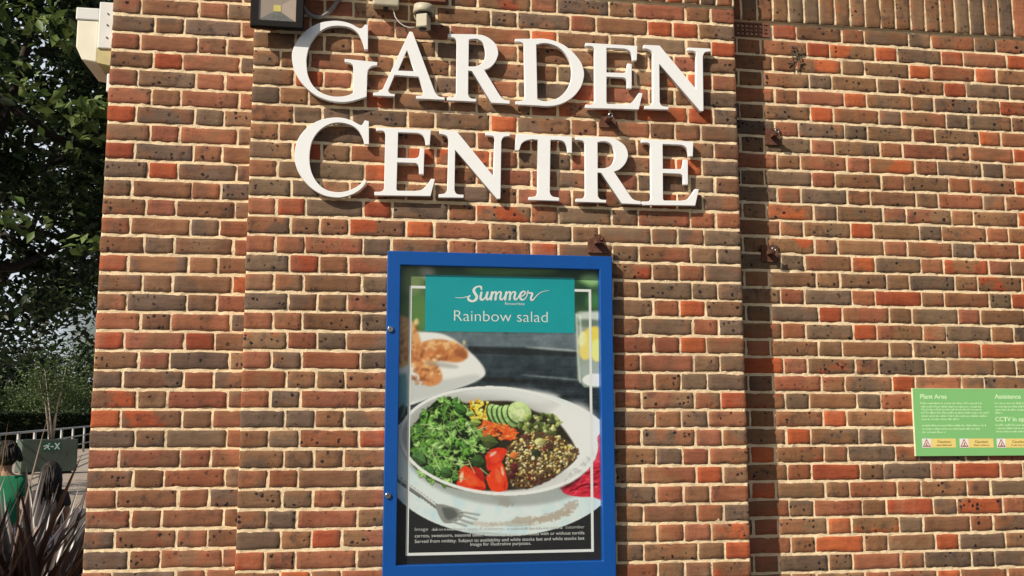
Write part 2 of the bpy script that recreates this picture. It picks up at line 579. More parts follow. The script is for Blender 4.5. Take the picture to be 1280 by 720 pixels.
def vnoise(shape, cell):
    h, wd = shape
    gh, gw = int(h / cell) + 3, int(wd / cell) + 3
    g = nr.normal(0, 1, (gh, gw))
    y = np.arange(h) / cell; x = np.arange(wd) / cell
    yi = y.astype(int); xi = x.astype(int)
    fy = (y - yi)[:, None]; fx = (x - xi)[None, :]
    fy = fy * fy * (3 - 2 * fy); fx = fx * fx * (3 - 2 * fx)
    a = g[yi][:, xi]; b = g[yi][:, xi + 1]; c = g[yi + 1][:, xi]; d = g[yi + 1][:, xi + 1]
    return (a * (1 - fx) + b * fx) * (1 - fy) + (c * (1 - fx) + d * fx) * fy


def mortar_sheet(name, parent, org, du, dn, length, z0, z1, back, step=0.0065, side0=True, side1=True):
    """lumpy mortar face with a solid body behind it"""
    o = np.array(org, float); du = np.array(du, float); dn = np.array(dn, float)
    us = np.linspace(0, length, int(length / step) + 1); vs = np.linspace(z0, z1, int((z1 - z0) / step) + 1)
    U, Vv = np.meshgrid(us, vs)
    d = -0.0032 + vnoise(U.shape, 2.0) * 0.0008 + vnoise(U.shape, 5) * 0.0011
    d = np.minimum(d, -0.0008)
    P = o + U[..., None] * du + d[..., None] * dn
    P[..., 2] = o[2] + Vv
    nV, nU = U.shape
    idx = np.arange(nU * nV).reshape(nV, nU)
    F = np.stack([idx[:-1, :-1], idx[:-1, 1:], idx[1:, 1:], idx[1:, :-1]], -1).reshape(-1, 4)
    V = P.reshape(-1, 3)
    loop = np.concatenate([idx[0, :], idx[1:, -1], idx[-1, -2::-1], idx[-2:0:-1, 0]])
    Q = V[loop] - back * dn
    b2 = np.arange(len(loop)) + len(V)
    nx = np.roll(np.arange(len(loop)), -1)
    F = np.concatenate([F, np.stack([loop[nx], loop, b2, b2[nx]], -1)])
    V = np.concatenate([V, Q])
    me = bpy.data.meshes.new(name)
    me.vertices.add(len(V)); me.vertices.foreach_set('co', V.astype(np.float32).ravel())
    me.loops.add(F.size); me.loops.foreach_set('vertex_index', F.astype(np.int32).ravel())
    me.polygons.add(len(F)); me.polygons.foreach_set('loop_start', np.arange(0, F.size, 4, dtype=np.int32))
    me.update(calc_edges=True); me.validate()
    me.polygons.foreach_set('use_smooth', [True] * len(me.polygons))
    return obj(name, me, M['mortar'], parent)


Z0 = 3.0            # bed joint k = 0
CO = 0.075          # course


def row_z(k):       # underside of the brick lying between bed joints k and k+1 (downwards)
    return Z0 - CO * (k + 1) + 0.005


wall = empty('brick_wall', 'weathered red and brown brick wall of the shop with a projecting central pier', 'wall')
PIER_W = 2.015
# -- central pier, Flemish bond with three-quarter closers in alternate rows
bmk = BrickMesh((0, 0, 0), (1, 0, 0), (0, -1, 0), (0.97, 0.975, 1.0))
SOLDIER_K = -4
KS = list(range(-15, -7)) + list(range(SOLDIER_K, 40))
for k in KS:
    if k % 2:
        seq = [('T', .15875), ('H', .1025), ('H', .1025)] + [('S', .215), ('H', .1025)] * 4
        seq = [('T', .15875), ('H', .1025), ('H', .1025), ('S', .215), ('H', .1025), ('S', .215), ('H', .1025), ('S', .215), ('H', .1025), ('H', .1025)]
    else:
        seq = [('H', .1025), ('H', .1025)] + [('S', .215), ('H', .1025)] * 4 + [('S', .215), ('H', .1025), ('H', .1025)]
    tot = sum(s[1] for s in seq) + 0.01 * (len(seq) - 1)
    if k % 2:
        # fill the centre so that the row closes with a three-quarter at the right
        left = [('T', .15875), ('H', .1025), ('H', .1025)]
        mid = [('S', .215), ('H', .1025)] * 3 + [('S', .215)]
        right = [('H', .1025), ('H', .1025), ('T', .15875)]
        seq = left + mid + right
        tot = sum(s[1] for s in seq) + 0.01 * (len(seq) - 1)
    sc_ = (PIER_W - 0.01 * (len(seq) - 1)) / sum(s[1] for s in seq)
    u = 0
    for kd, wd in seq:
        wd *= sc_
        j0, j1 = rng.uniform(-.0012, .0012), rng.uniform(-.0012, .0012)
        if k == SOLDIER_K and 0.62 < u < 0.80:      # the air brick sits here
            pass
        bmk.brick(u + j0, row_z(k) + rng.uniform(-.0008, .0008), wd + j1 - j0, 0.065, depth=0.098, kind='H' if kd == 'H' else 'S', redness=0.75)
        u += wd + 0.01
pier = bmk.build('pier', wall)
mortar_sheet('mortar', pier, (0.0015, 0, 0), (1, 0, 0), (0, -1, 0), PIER_W - 0.003, 0.0, Z0 + CO * 15, 0.14)

# -- soldier courses along the top (pier and recessed wall)


def soldiers(org, length, name, start=0.0):
    b = BrickMesh(org, (1, 0, 0), (0, -1, 0))
    u = start
    z = Z0 - CO * SOLDIER_K + 0.006
    while u < length - 0.03:
        wd = min(0.065, length - u)
        b.brick(u, z + rng.uniform(-.001, .001), wd, 0.215, depth=0.1, kind='S', redness=1.2, proud=0.010)
        u += 0.0745
    return b


LEFT_X, LEFT_Y = -0.5625, 0.10
RIGHT_Y, RIGHT_END = 0.125, 5.6
s = soldiers((0, 0, 0), PIER_W, 'pier_soldier').build('soldier_course', wall)
mortar_sheet('mortar', s, (0.002, -0.010, 0), (1, 0, 0), (0, -1, 0), PIER_W - .004, Z0 - CO * SOLDIER_K + 0.005, Z0 - CO * SOLDIER_K + 0.226, 0.15)
s = soldiers((PIER_W, RIGHT_Y, 0), RIGHT_END - PIER_W, 'wall_soldier', 0.012).build('soldier_course', wall)
mortar_sheet('mortar', s, (PIER_W - 0.02, RIGHT_Y - 0.010, 0), (1, 0, 0), (0, -1, 0), RIGHT_END - PIER_W + .02, Z0 - CO * SOLDIER_K + 0.005, Z0 - CO * SOLDIER_K + 0.226, 0.2)
s = soldiers((LEFT_X, LEFT_Y, 0), 0.57, 'side_soldier').build('soldier_course', wall)
mortar_sheet('mortar', s, (LEFT_X + 0.002, LEFT_Y - 0.010, 0), (1, 0, 0), (0, -1, 0), 0.56, Z0 - CO * SOLDIER_K + 0.005, Z0 - CO * SOLDIER_K + 0.226, 0.2)
bm = bmesh.new()
zt = Z0 + CO * 15 + 0.002
add_box(bm, ((LEFT_X + RIGHT_END) / 2, 0.26, zt + 0.035), (RIGHT_END - LEFT_X + 0.06, 0.62, 0.065), 0.008)
obj('coping', bm, M['terracotta'], wall)

# -- left wing
bl = BrickMesh((LEFT_X, LEFT_Y, 0), (1, 0, 0), (0, -1, 0), (0.95, 0.945, 1.02))
br = BrickMesh((LEFT_X, LEFT_Y, 0), (0, 1, 0), (-1, 0, 0))
for k in KS:
    if k % 2 == 0:
        seq = [('T', .15875), ('H', .1025), ('S', .215), ('H', .1025)]
        ret = [('T', .15875)] + [('S', .215), ('H', .1025)] * 5
    else:
        seq = [('H', .1025), ('S', .215), ('H', .1025), ('S', .12)]
        ret = [('S', .215), ('H', .1025)] * 5
    u = 0
    for kd, wd in seq:
        j0, j1 = rng.uniform(-.0015, .0015), rng.uniform(-.0015, .0015)
        if u + wd > 0.57:
            wd = 0.57 - u
        bl.brick(u + (j0 if u else 0), row_z(k) + rng.uniform(-.0008, .0008), wd + j1 - j0, 0.065, depth=0.098, kind=kd if kd == 'H' else 'S', redness=0.55)
        u += wd + 0.01
    u = 0.11 if k % 2 == 0 else 0.11
    for kd, wd in ret:
        br.brick(u, row_z(k), wd, 0.065, depth=0.09, kind=kd if kd == 'H' else 'S', redness=0.6)
        u += wd + 0.01
lw = bl.build('side_wall', wall)
mortar_sheet('mortar', lw, (LEFT_X + 0.0015, LEFT_Y, 0), (1, 0, 0), (0, -1, 0), 0.566, 0, Z0 + CO * 15, 0.3)
rw = br.build('return_wall', wall)
mortar_sheet('mortar', rw, (LEFT_X, LEFT_Y + 0.012, 0), (0, 1, 0), (-1, 0, 0), 1.75, 0, Z0 + CO * 15, 0.12, step=0.012)

# -- recessed wall to the right
RS = 0.978
bw = BrickMesh((0, RIGHT_Y, 0), (1, 0, 0), (0, -1, 0), (1.0, 1.0, 0.98))
CEN = 2.464          # centre of a header in odd rows, of a stretcher in even rows
P = 0.3375 * RS
VENT_X = (PIER_W + 0.005, PIER_W + 0.216)
for k in KS:
    x = CEN - 6 * P
    kind = 'H' if k % 2 else 'S'
    # unit start: left edge of the brick whose centre is CEN
    u = x - (.05125 if kind == 'H' else .1075) * RS
    wob = rng.uniform(-.004, .004)
    while u < RIGHT_END:
        wd = (.1025 if kind == 'H' else .215) * RS
        a, c = max(u + wob + rng.uniform(-.0015, .0015), PIER_W - 0.03), min(u + wob + wd + rng.uniform(-.0015, .0015), RIGHT_END)
        if k == SOLDIER_K and a < VENT_X[1] + 0.01:
            a = max(a, VENT_X[1] + 0.012)
        if c - a > 0.03:
            bw.brick(a, row_z(k) + rng.uniform(-.0008, .0008), c - a, 0.065, depth=0.098, kind=kind, redness=1.2)
        u += wd + 0.01 * RS
        kind = 'S' if kind == 'H' else 'H'
rwall = bw.build('recessed_wall', wall)
mortar_sheet('mortar', rwall, (PIER_W - 0.03, RIGHT_Y, 0), (1, 0, 0), (0, -1, 0), RIGHT_END - PIER_W + 0.03, 0, Z0 + CO * 15, 0.3)


def air_brick(x0, x1, z0, z1, y, rows, cols, parent):
    """terracotta grid with real openings over a dark chamber"""
    bm = bmesh.new()
    fx = (x1 - x0) * 0.05
    fz = (z1 - z0) * 0.12
    hw = (x1 - x0 - 2 * fx) / cols
    hh = (z1 - z0 - 2 * fz) / rows
    yc = y + 0.012
    add_box(bm, ((x0 + x1) / 2, yc, z0 + fz / 2), (x1 - x0, 0.026, fz))
    add_box(bm, ((x0 + x1) / 2, yc, z1 - fz / 2), (x1 - x0, 0.026, fz))
    for i in range(cols + 1):
        t = fx if i in (0, cols) else hw * 0.42
        xc = x0 + fx + i * hw
        if i == 0:
            xc = x0 + fx / 2
        if i == cols:
            xc = x1 - fx / 2
        add_box(bm, (xc, yc + 0.0004, (z0 + z1) / 2), (t, 0.0246, z1 - z0 - 2 * fz + 0.0005))
    for j in range(1, rows):
        add_box(bm, ((x0 + x1) / 2, yc + 0.0010, z0 + fz + j * hh), (x1 - x0 - 2 * fx, 0.0225, hh * 0.38))
    o = obj('air_brick', bm, M['terracotta'], parent)
    bm = bmesh.new()
    add_box(bm, ((x0 + x1) / 2, y + 0.030, (z0 + z1) / 2), (x1 - x0 - 0.004, 0.006, z1 - z0 - 0.004))
    obj('shade_sheet', bm, M['hole'], o)  # near-black sheet paints the shade behind the openings


air_brick(VENT_X[0], VENT_X[1], row_z(SOLDIER_K), row_z(SOLDIER_K) + 0.065, RIGHT_Y - 0.006, 3, 9, wall)
pa, pb = at(512, 3, 0), at(556, 3, 0)
air_brick(pa.x, pb.x, row_z(SOLDIER_K) + 0.003, row_z(SOLDIER_K) + 0.064, -0.0285, 3, 9, wall)

# ------------------------------------------------------------------ sign letters


def smooth_path(nodes, n=7):
    """nodes: (x, y, corner?) closed; corners split it into Catmull-Rom runs"""
    N = len(nodes)
    out = []
    cs = [i for i in range(N) if nodes[i][2]]
    for a, b in zip(cs, cs[1:] + [cs[0] + N]):
        run = [np.array(nodes[i % N][:2], float) for i in range(a, b + 1)]
        if len(run) == 2:
            out.append(run[0])
            continue
        ext = [2 * run[0] - run[1]] + run + [2 * run[-1] - run[-2]]
        for i in range(1, len(ext) - 2):
            p0, p1, p2, p3 = ext[i - 1:i + 3]
            for t in np.linspace(0, 1, n, endpoint=False):
                out.append(0.5 * ((2 * p1) + (-p0 + p2) * t + (2 * p0 - 5 * p1 + 4 * p2 - p3) * t * t + (-p0 + 3 * p1 - 3 * p2 + p3) * t ** 3))
    return out


def nodes(txt):
    r = []
    for tok in txt.split():
        c = tok[0] == 'C'
        x, y = tok.lstrip('C').split(',')
        r.append((float(x), float(y), c))
    return r


LET_Y = -0.029
GLYPH = {
    'G': ((360, 20, 6), ["C578,64 C600,66 C600,252 C574,250 560,195 525,130 465,88 380,74 300,85 225,130 170,205 142,300 140,370 152,450 190,525 250,575 330,602 400,604 450,595 C487,578 C490,390 484,365 460,352 C424,346 C426,322 C671,346 C670,370 630,378 603,400 C596,425 C590,605 540,622 470,640 400,646 300,632 200,590 110,510 50,410 30,320 38,250 80,170 140,105 230,55 330,37 400,40 470,58 520,85 545,93 562,85"]),
    'A': ((460, 35, 7.2), ["C372,36 385,32 C402,38 C600,570 620,600 645,618 C690,625 C690,648 C433,634 C435,610 480,608 500,595 C498,570 C455,438 C240,424 C183,560 185,575 205,590 C242,596 C240,617 C45,606 C47,583 90,578 118,565 C135,545", "C350,200 C420,390 C270,383"]),
    'R': ((715, 165, 7.2), ["C35,45 C300,45 370,55 430,85 480,130 503,190 500,235 475,290 430,335 C378,357 C520,570 545,600 580,618 C618,622 C620,652 C445,643 C262,368 C230,365 C232,570 240,590 262,608 C308,612 C307,637 C38,627 C38,602 90,598 110,585 C122,560 C118,125 112,98 90,78 C35,70", "C230,92 270,85 320,90 365,125 385,190 380,250 350,300 300,325 C230,328"]),
    'D': ((640, 42, 7.2), ["C30,48 C200,46 290,46 380,65 470,105 550,170 615,250 645,330 645,400 620,480 570,550 500,605 420,640 330,653 C230,648 C35,637 C35,608 80,606 105,595 C118,570 C108,110 100,90 75,76 C30,74", "C218,100 270,88 330,90 410,120 480,180 525,260 538,350 525,440 480,520 420,575 340,605 270,605 C228,590"]),
    'E': ((725, 48, 8), ["C58,45 C573,75 C567,222 C530,220 522,170 500,130 460,108 C410,102 C265,95 C265,340 C430,347 460,335 472,300 C478,250 C517,256 C517,500 C475,498 472,440 462,410 C440,392 C265,383 C265,640 C275,655 C440,660 500,650 545,610 C590,545 C625,548 C588,712 C58,695 C58,662 110,662 138,650 C148,625 C145,110 135,90 110,78 C55,78"]),
    'N': ((800, 50, 8), ["C40,50 C195,55 C562,495 C565,140 555,120 530,110 C478,106 C480,76 C707,86 C706,116 660,120 640,135 C628,165 C635,710 C600,712 C192,240 C197,620 210,650 235,664 C285,668 C285,697 C48,688 C50,660 95,655 115,645 C130,615 C128,140 112,110 80,92 C40,85"]),
    'C': ((360, 140, 6), ["C577,63 C606,68 C608,243 C575,243 560,190 525,135 470,98 390,80 310,92 235,140 185,210 165,290 163,380 180,460 220,530 280,580 350,600 420,598 490,575 545,540 C572,505 C593,518 555,570 500,610 430,635 360,642 270,625 180,575 110,500 65,420 48,330 62,240 100,165 165,100 250,58 340,42 410,45 480,65 530,92 555,97"]),
    'T': ((635, 160, 8), ["C85,60 C638,85 C640,250 C600,248 595,200 575,155 545,130 C500,120 C425,120 C418,640 430,670 455,688 C511,697 C511,730 C206,718 C210,691 265,685 288,665 C297,640 C298,118 C260,115 230,115 170,130 135,160 120,200 C110,225 C70,225"]),
}


def glyph_world(ch):
    (ox, oy, s), loops = GLYPH[ch]
    out = []
    for lp in loops:
        pts = smooth_path(nodes(lp))
        out.append([(at(ox + p[0] / s, oy + p[1] / s, LET_Y)) for p in pts])
    return out


def fill_loops(loops, y_front, depth, name):
    """planar loops (x,z) filled with their holes by a 2D curve and extruded"""
    cu = bpy.data.curves.new(name, 'CURVE')
    cu.dimensions = '2D'
    cu.fill_mode = 'BOTH'
    cu.extrude = depth / 2
    cu.bevel_depth = min(0.0011, depth * 0.2)
    cu.bevel_resolution = 1
    cu.offset = -cu.bevel_depth
    for lp in loops:
        sp = cu.splines.new('POLY')
        sp.points.add(len(lp) - 1)
        for p, (x, z) in zip(sp.points, lp):
            p.co = (x, z, 0, 1)
        sp.use_cyclic_u = True
    t = bpy.data.objects.new(name, cu)
    COL.objects.link(t)
    dg = bpy.context.evaluated_depsgraph_get()
    me = bpy.data.meshes.new_from_object(t.evaluated_get(dg))
    bpy.data.objects.remove(t)
    bpy.data.curves.remove(cu)
    # curve plane (x, y) -> world (x, z), front towards -Y
    me.transform(Matrix(((1, 0, 0, 0), (0, 0, -1, y_front + depth / 2), (0, 1, 0, 0), (0, 0, 0, 1))))
    me.name = name
    return me


ORD = {'G': 'tall capital letter G that starts the upper row of the white wall sign',
       'A': 'capital letter A with pointed top beside the tall G on the wall',
       'R1': 'capital letter R standing between A and D in the upper sign row',
       'D': 'capital letter D with the round bowl in the upper sign row',
       'E1': 'capital letter E between D and N in the upper sign row',
       'N1': 'capital letter N ending the upper sign row near the pier edge',
       'C': 'tall capital letter C that starts the lower row of the white wall sign',
       'E2': 'capital letter E next to the tall C in the lower sign row',
       'N2': 'capital letter N next to the T in the lower sign row',
       'T': 'capital letter T in the middle of the lower sign row',
       'R2': 'capital letter R next to the T in the lower sign row',
       'E3': 'capital letter E ending the lower sign row, right of the R'}


def place_letter(key, target=None):
    ch = key[0]
    loops = glyph_world(ch)
    L2 = [[(p.x, p.z) for p in lp] for lp in loops]
    if target:
        # target: (source px, destination px) pairs, per-axis affine map on the letter plane
        sx = np.array([[at(*a, LET_Y).x, at(*b, LET_Y).x] for a, b in target])
        sz = np.array([[at(*a, LET_Y).z, at(*b, LET_Y).z] for a, b in target])
        ax, bx = np.polyfit(sx[:, 0], sx[:, 1], 1)
        az, bz = np.polyfit(sz[:, 0], sz[:, 1], 1)
        L2 = [[(ax * x + bx, az * z + bz) for x, z in lp] for lp in L2]
    xs = [x for lp in L2 for x, _ in lp]; zs = [z for lp in L2 for _, z in lp]
    me = fill_loops(L2, LET_Y, 0.019, 'sign_letter')
    loc = Vector(((min(xs) + max(xs)) / 2, LET_Y, min(zs)))
    # locating studs into the mortar, joined into the letter (short bars at the back)
    b = bmesh.new(); b.from_mesh(me)
    lp = L2[0]
    zc = (min(zs) + max(zs)) / 2
    me.transform(Matrix.Translation(-loc))
    b.free()
    me.materials.append(M['letter'])
    o = bpy.data.objects.new('sign_letter', me)
    o.location = loc
    COL.objects.link(o)
    tag(o, ORD[key], 'sign letter', 'white letters of the wall sign')
    # studs
    for fx, fz in ((0.22, 0.1), (0.22, 0.9)) if ch in 'EDRN' else ((0.5, 0.06), (0.5, 0.95)):
        x = min(xs) + fx * (max(xs) - min(xs)); z = min(zs) + fz * (max(zs) - min(zs))
        if ch == 'A' and fz < 0.5:
            x = min(xs) + 0.80 * (max(xs) - min(xs))
        bm2 = bmesh.new()
        add_tube(bm2, [(x, LET_Y + 0.0185, z), (x, 0.01, z)], 0.004, 8)
        obj('fixing_stud', bm2, M['stud'], o)
    return o


place_letter('G'); place_letter('A'); place_letter('D'); place_letter('E1'); place_letter('N1'); place_letter('C'); place_letter('T'); place_letter('R2')
place_letter('R1', [((719.9, 171.3), (560.4, 42.6)), ((720.3, 252), (558.6, 125)), ((801, 255.6), (637.2, 130.2))])
E1 = [(732.3, 53.6), (796.6, 57.4), (732.3, 134.9), (798.5, 137), (803.1, 116.5)]
place_letter('E2', list(zip(E1, [(469.7, 159.2), (537, 162), (469, 242.5), (539.2, 246.2), (544.2, 224.7)])))
place_letter('E3', list(zip(E1, [(802, 174.5), (867, 176.8), (803.5, 255.5), (868.3, 257.5), (873.7, 236.8)])))
place_letter('N2', list(zip([(805, 56.3), (806, 136), (879.4, 139), (888.4, 61)], [(549.3, 162), (548.7, 246), (624.7, 249.2), (638.2, 167.3)])))

# ------------------------------------------------------------------ text helper (built-in face)


def text_mesh(body, x0, x1, zb, size, y, depth=0.0004, bold=0.0, align_h=None):
    cu = bpy.data.curves.new('t', 'FONT')
    cu.body = body
    cu.size = 1
    cu.extrude = 0.0
    cu.offset = bold
    cu.resolution_u = 4
    t = bpy.data.objects.new('t', cu)
    COL.objects.link(t)
    dg = bpy.context.evaluated_depsgraph_get()
    me = bpy.data.meshes.new_from_object(t.evaluated_get(dg))
    bpy.data.objects.remove(t)
    bpy.data.curves.remove(cu)
    n = len(me.vertices)
    co = np.zeros(n * 3, np.float32)
    me.vertices.foreach_get('co', co)
    co = co.reshape(-1, 3)
    mn, mx_ = co.min(0), co.max(0)
    k = (x1 - x0) / (mx_[0] - mn[0])
    out = np.zeros_like(co)
    out[:, 0] = x0 + (co[:, 0] - mn[0]) * k
    out[:, 2] = zb + co[:, 1] * size
    out[:, 1] = y
    me.vertices.foreach_set('co', out.ravel())
    me.update()
    return me


def join_meshes(name, meshes):
    b = bmesh.new()
    for m_ in meshes:
        b.from_mesh(m_)
        bpy.data.meshes.remove(m_)
    me = bpy.data.meshes.new(name)
    b.to_mesh(me)
    b.free()
    return me


def ribbon(bm, pts, widths, y, n=6):
    """flat stroke with round ends in the wall plane; pts (x,z)"""
    P = [np.array(p, float) for p in pts]
    if len(P) > 2:
        ext = [2 * P[0] - P[1]] + P + [2 * P[-1] - P[-2]]
        W = [widths[0]] + list(widths) + [widths[-1]]
        q, ww = [], []
        for i in range(1, len(ext) - 2):
            p0, p1, p2, p3 = ext[i - 1:i + 3]
            for t in np.linspace(0, 1, n, endpoint=False):
                q.append(0.5 * ((2 * p1) + (-p0 + p2) * t + (2 * p0 - 5 * p1 + 4 * p2 - p3) * t * t + (-p0 + 3 * p1 - 3 * p2 + p3) * t ** 3))
                ww.append(W[i] * (1 - t) + W[i + 1] * t)
        q.append(P[-1]); ww.append(widths[-1])
    else:
        q, ww = P, list(widths)
    l, r = [], []
    for i, p in enumerate(q):
        t = q[min(i + 1, len(q) - 1)] - q[max(i - 1, 0)]
        t = t / (np.linalg.norm(t) + 1e-9)
        nn = np.array([-t[1], t[0]]) * ww[i] / 2
        l.append(bm.verts.new((p[0] + nn[0], y, p[1] + nn[1])))
        r.append(bm.verts.new((p[0] - nn[0], y, p[1] - nn[1])))
    for i in range(len(q) - 1):
        bm.faces.new((l[i], r[i], r[i + 1], l[i + 1]))
    for p, wd in ((q[0], ww[0]), (q[-1], ww[-1])):
        c = [bm.verts.new((p[0] + wd / 2 * math.cos(a), y - 0.00003, p[1] + wd / 2 * math.sin(a))) for a in np.linspace(0, 2 * math.pi, 10, endpoint=False)]
        bm.faces.new(c)


# ------------------------------------------------------------------ poster case
CASE_Y = -0.041
c_tl, c_tr = at(485.5, 314, CASE_Y), at(763.5, 320, CASE_Y)
c_br = at(772, 720, CASE_Y)
cx0 = (c_tl.x + at(477, 715, CASE_Y).x) / 2
cx1 = (c_tr.x + c_br.x) / 2
cz1 = (c_tl.z + c_tr.z) / 2
ix0 = (at(501, 331, CASE_Y).x + at(495, 705, CASE_Y).x) / 2
ix1 = (at(749, 337, CASE_Y).x + at(754.5, 700, CASE_Y).x) / 2
iz1 = (at(501, 331, CASE_Y).z + at(749, 337, CASE_Y).z) / 2
iz0 = (at(495, 708.5, CASE_Y).z + at(755, 700, CASE_Y).z) / 2
cz0 = iz0 - (cz1 - iz1) - 0.012
case = empty('poster_case', 'lockable poster case with wide blue metal frame on the brick pier', 'poster case', loc=((cx0 + cx1) / 2, 0, cz0))
bm = bmesh.new()
outer = [(cx0, cz0), (cx1, cz0), (cx1, cz1), (cx0, cz1)]
inner = [(ix0, iz0), (ix1, iz0), (ix1, iz1), (ix0, iz1)]
BK = -0.004


def ring_vs(pts, y):
    return [bm.verts.new((x, y, z)) for x, z in pts]


of, inf, ob, ib = ring_vs(outer, CASE_Y), ring_vs(inner, CASE_Y), ring_vs(outer, BK), ring_vs(inner, BK)
for k in range(4):
    j = (k + 1) % 4
    bm.faces.new((of[k], of[j], inf[j], inf[k]))
    bm.faces.new((ob[j], ob[k], ib[k], ib[j]))
    bm.faces.new((of[j], of[k], ob[k], ob[j]))
    bm.faces.new((inf[k], inf[j], ib[j], ib[k]))
bmesh.ops.recalc_face_normals(bm, faces=bm.faces)
fr_o = obj('frame', bm, M['blue'], case)
bv = fr_o.modifiers.new('bevel', 'BEVEL'); bv.width = 0.003; bv.segments = 2; bv.limit_method = 'ANGLE'
bm = bmesh.new()
add_box(bm, ((ix0 + ix1) / 2, -0.006, (iz0 + iz1) / 2), (ix1 - ix0 + 0.02, 0.004, iz1 - iz0 + 0.02))
obj('back_panel', bm, M['black'], case)
bm = bmesh.new()
add_box(bm, ((ix0 + ix1) / 2, CASE_Y + 0.010, (iz0 + iz1) / 2), (ix1 - ix0 - 0.001, 0.003, iz1 - iz0 - 0.001))
obj('glass_pane', bm, M['glass'], case)
for (px, py) in ((488, 411.5), (485, 619.5)):
    p = at(px, py, CASE_Y)
    bm = bmesh.new()
    add_tube(bm, [(p.x, CASE_Y + 0.002, p.z), (p.x, CASE_Y - 0.006, p.z), (p.x, CASE_Y - 0.007, p.z)], [0.0115, 0.0115, 0.0095], 20)
    lk = obj('lock', bm, M['steel'], case)
    bm = bmesh.new()
    add_box(bm, (p.x, CASE_Y - 0.0074, p.z), (0.002, 0.0012, 0.009))
    obj('keyhole', bm, M['dark_steel'], lk)

# -- the printed poster: colours painted per vertex on a flat fine sheet
PR_Y = -0.010
SS = 3
PX0, PY0, PX1, PY1 = 486, 320, 766, 722
CW, CH = (PX1 - PX0) * SS, (PY1 - PY0) * SS
cv = np.zeros((CH, CW, 3), np.float32)
yy, xx = np.mgrid[0:CH, 0:CW]
GX = PX0 + xx / SS
GY = PY0 + yy / SS


def blur1(a, r):
    if r < 1:
        return a
    for ax in (0, 1):
        p = [(0, 0)] * a.ndim
        p[ax] = (r + 1, r)
        c = np.cumsum(np.pad(a, p, mode='edge'), axis=ax)
        sl = [slice(None)] * a.ndim
        s2 = [slice(None)] * a.ndim
        sl[ax] = slice(2 * r + 1, None); s2[ax] = slice(0, -2 * r - 1)
        a = (c[tuple(sl)] - c[tuple(s2)]) / (2 * r + 1)
    return a


def blur(a, rpx):
    r = int(rpx * SS / 1.7)
    for _ in range(3):
        a = blur1(a, r)
    return a


def pmask(pts):
    pts = [(float(a), float(b)) for a, b in pts]
    m_ = np.zeros((CH, CW), bool)
    n = len(pts)
    for i in range(n):
        (x1_, y1_), (x2_, y2_) = pts[i], pts[(i + 1) % n]
        if y1_ == y2_:
            continue
        cond = ((y1_ > GY) != (y2_ > GY)) & (GX < (x2_ - x1_) * (GY - y1_) / (y2_ - y1_) + x1_)
        m_ ^= cond
    return m_.astype(np.float32)


def spl(pts, n=6):
    """closed smooth outline through points"""
    return [tuple(p) for p in smooth_path([(x, y, i == 0) for i, (x, y) in enumerate(pts)], n)]


def put(mask, col, soft=0.4, op=1.0):
    global cv
    if soft:
        mask = blur(mask, soft)
    c = np.array(col, np.float32) / 255 if not isinstance(col, np.ndarray) or col.ndim == 1 else col
    cv = cv * (1 - (mask * op)[..., None]) + c * (mask * op)[..., None]


def ell(cx, cy, rx, ry, ang=0.0):
    a = R(ang)
    dx, dy = GX - cx, GY - cy
    u = dx * math.cos(a) + dy * math.sin(a)
    v = -dx * math.sin(a) + dy * math.cos(a)
    return (u / rx) ** 2 + (v / ry) ** 2


def el_put(cx, cy, rx, ry, ang, col, soft=0.25, op=1.0, shade=0.0):
    """small ellipse painted on its own window, lighter at its upper left when shaded"""
    rr = max(rx, ry) + 2
    i0, i1 = max(0, int((cy - rr - PY0) * SS)), min(CH, int((cy + rr - PY0) * SS) + 1)
    j0, j1 = max(0, int((cx - rr - PX0) * SS)), min(CW, int((cx + rr - PX0) * SS) + 1)
    if i1 <= i0 or j1 <= j0:
        return
    a = R(ang)
    dx, dy = GX[i0:i1, j0:j1] - cx, GY[i0:i1, j0:j1] - cy
    u = dx * math.cos(a) + dy * math.sin(a)
    v = -dx * math.sin(a) + dy * math.cos(a)
    d = np.sqrt((u / rx) ** 2 + (v / ry) ** 2)
    e = soft / max(0.3, min(rx, ry))
    m_ = np.clip((1 - d) / e + 0.5, 0, 1) * op
    c = np.array(col, np.float32) / 255
    c = c[None, None] * (1 + shade * (-(dx + 1.4 * dy) / rr))[..., None] if shade else c[None, None]
    cv[i0:i1, j0:j1] = cv[i0:i1, j0:j1] * (1 - m_[..., None]) + np.clip(c, 0, 1) * m_[..., None]


def lens_put(cx, cy, L_, w_, ang, col, op=1.0):
    """pointed leaf with a pale midrib and one darker half"""
    rr = L_ + 2
    i0, i1 = max(0, int((cy - rr - PY0) * SS)), min(CH, int((cy + rr - PY0) * SS) + 1)
    j0, j1 = max(0, int((cx - rr - PX0) * SS)), min(CW, int((cx + rr - PX0) * SS) + 1)
    if i1 <= i0 or j1 <= j0:
        return
    a = R(ang)
    dx, dy = GX[i0:i1, j0:j1] - cx, GY[i0:i1, j0:j1] - cy
    u = (dx * math.cos(a) + dy * math.sin(a)) / L_
    v = (-dx * math.sin(a) + dy * math.cos(a)) / w_
    edge = (1 - u * u) * (1 - .25 * u)
    m_ = np.clip((edge - np.abs(v)) * w_ / .5 + .5, 0, 1) * (np.abs(u) < 1) * op
    tone = np.where(v > 0, .80, 1.08) + .22 * np.exp(-(v * w_ / .35) ** 2) - .15 * u
    c = np.clip((np.array(col, np.float32) / 255)[None, None] * tone[..., None], 0, 1)
    cv[i0:i1, j0:j1] = cv[i0:i1, j0:j1] * (1 - m_[..., None]) + c * m_[..., None]


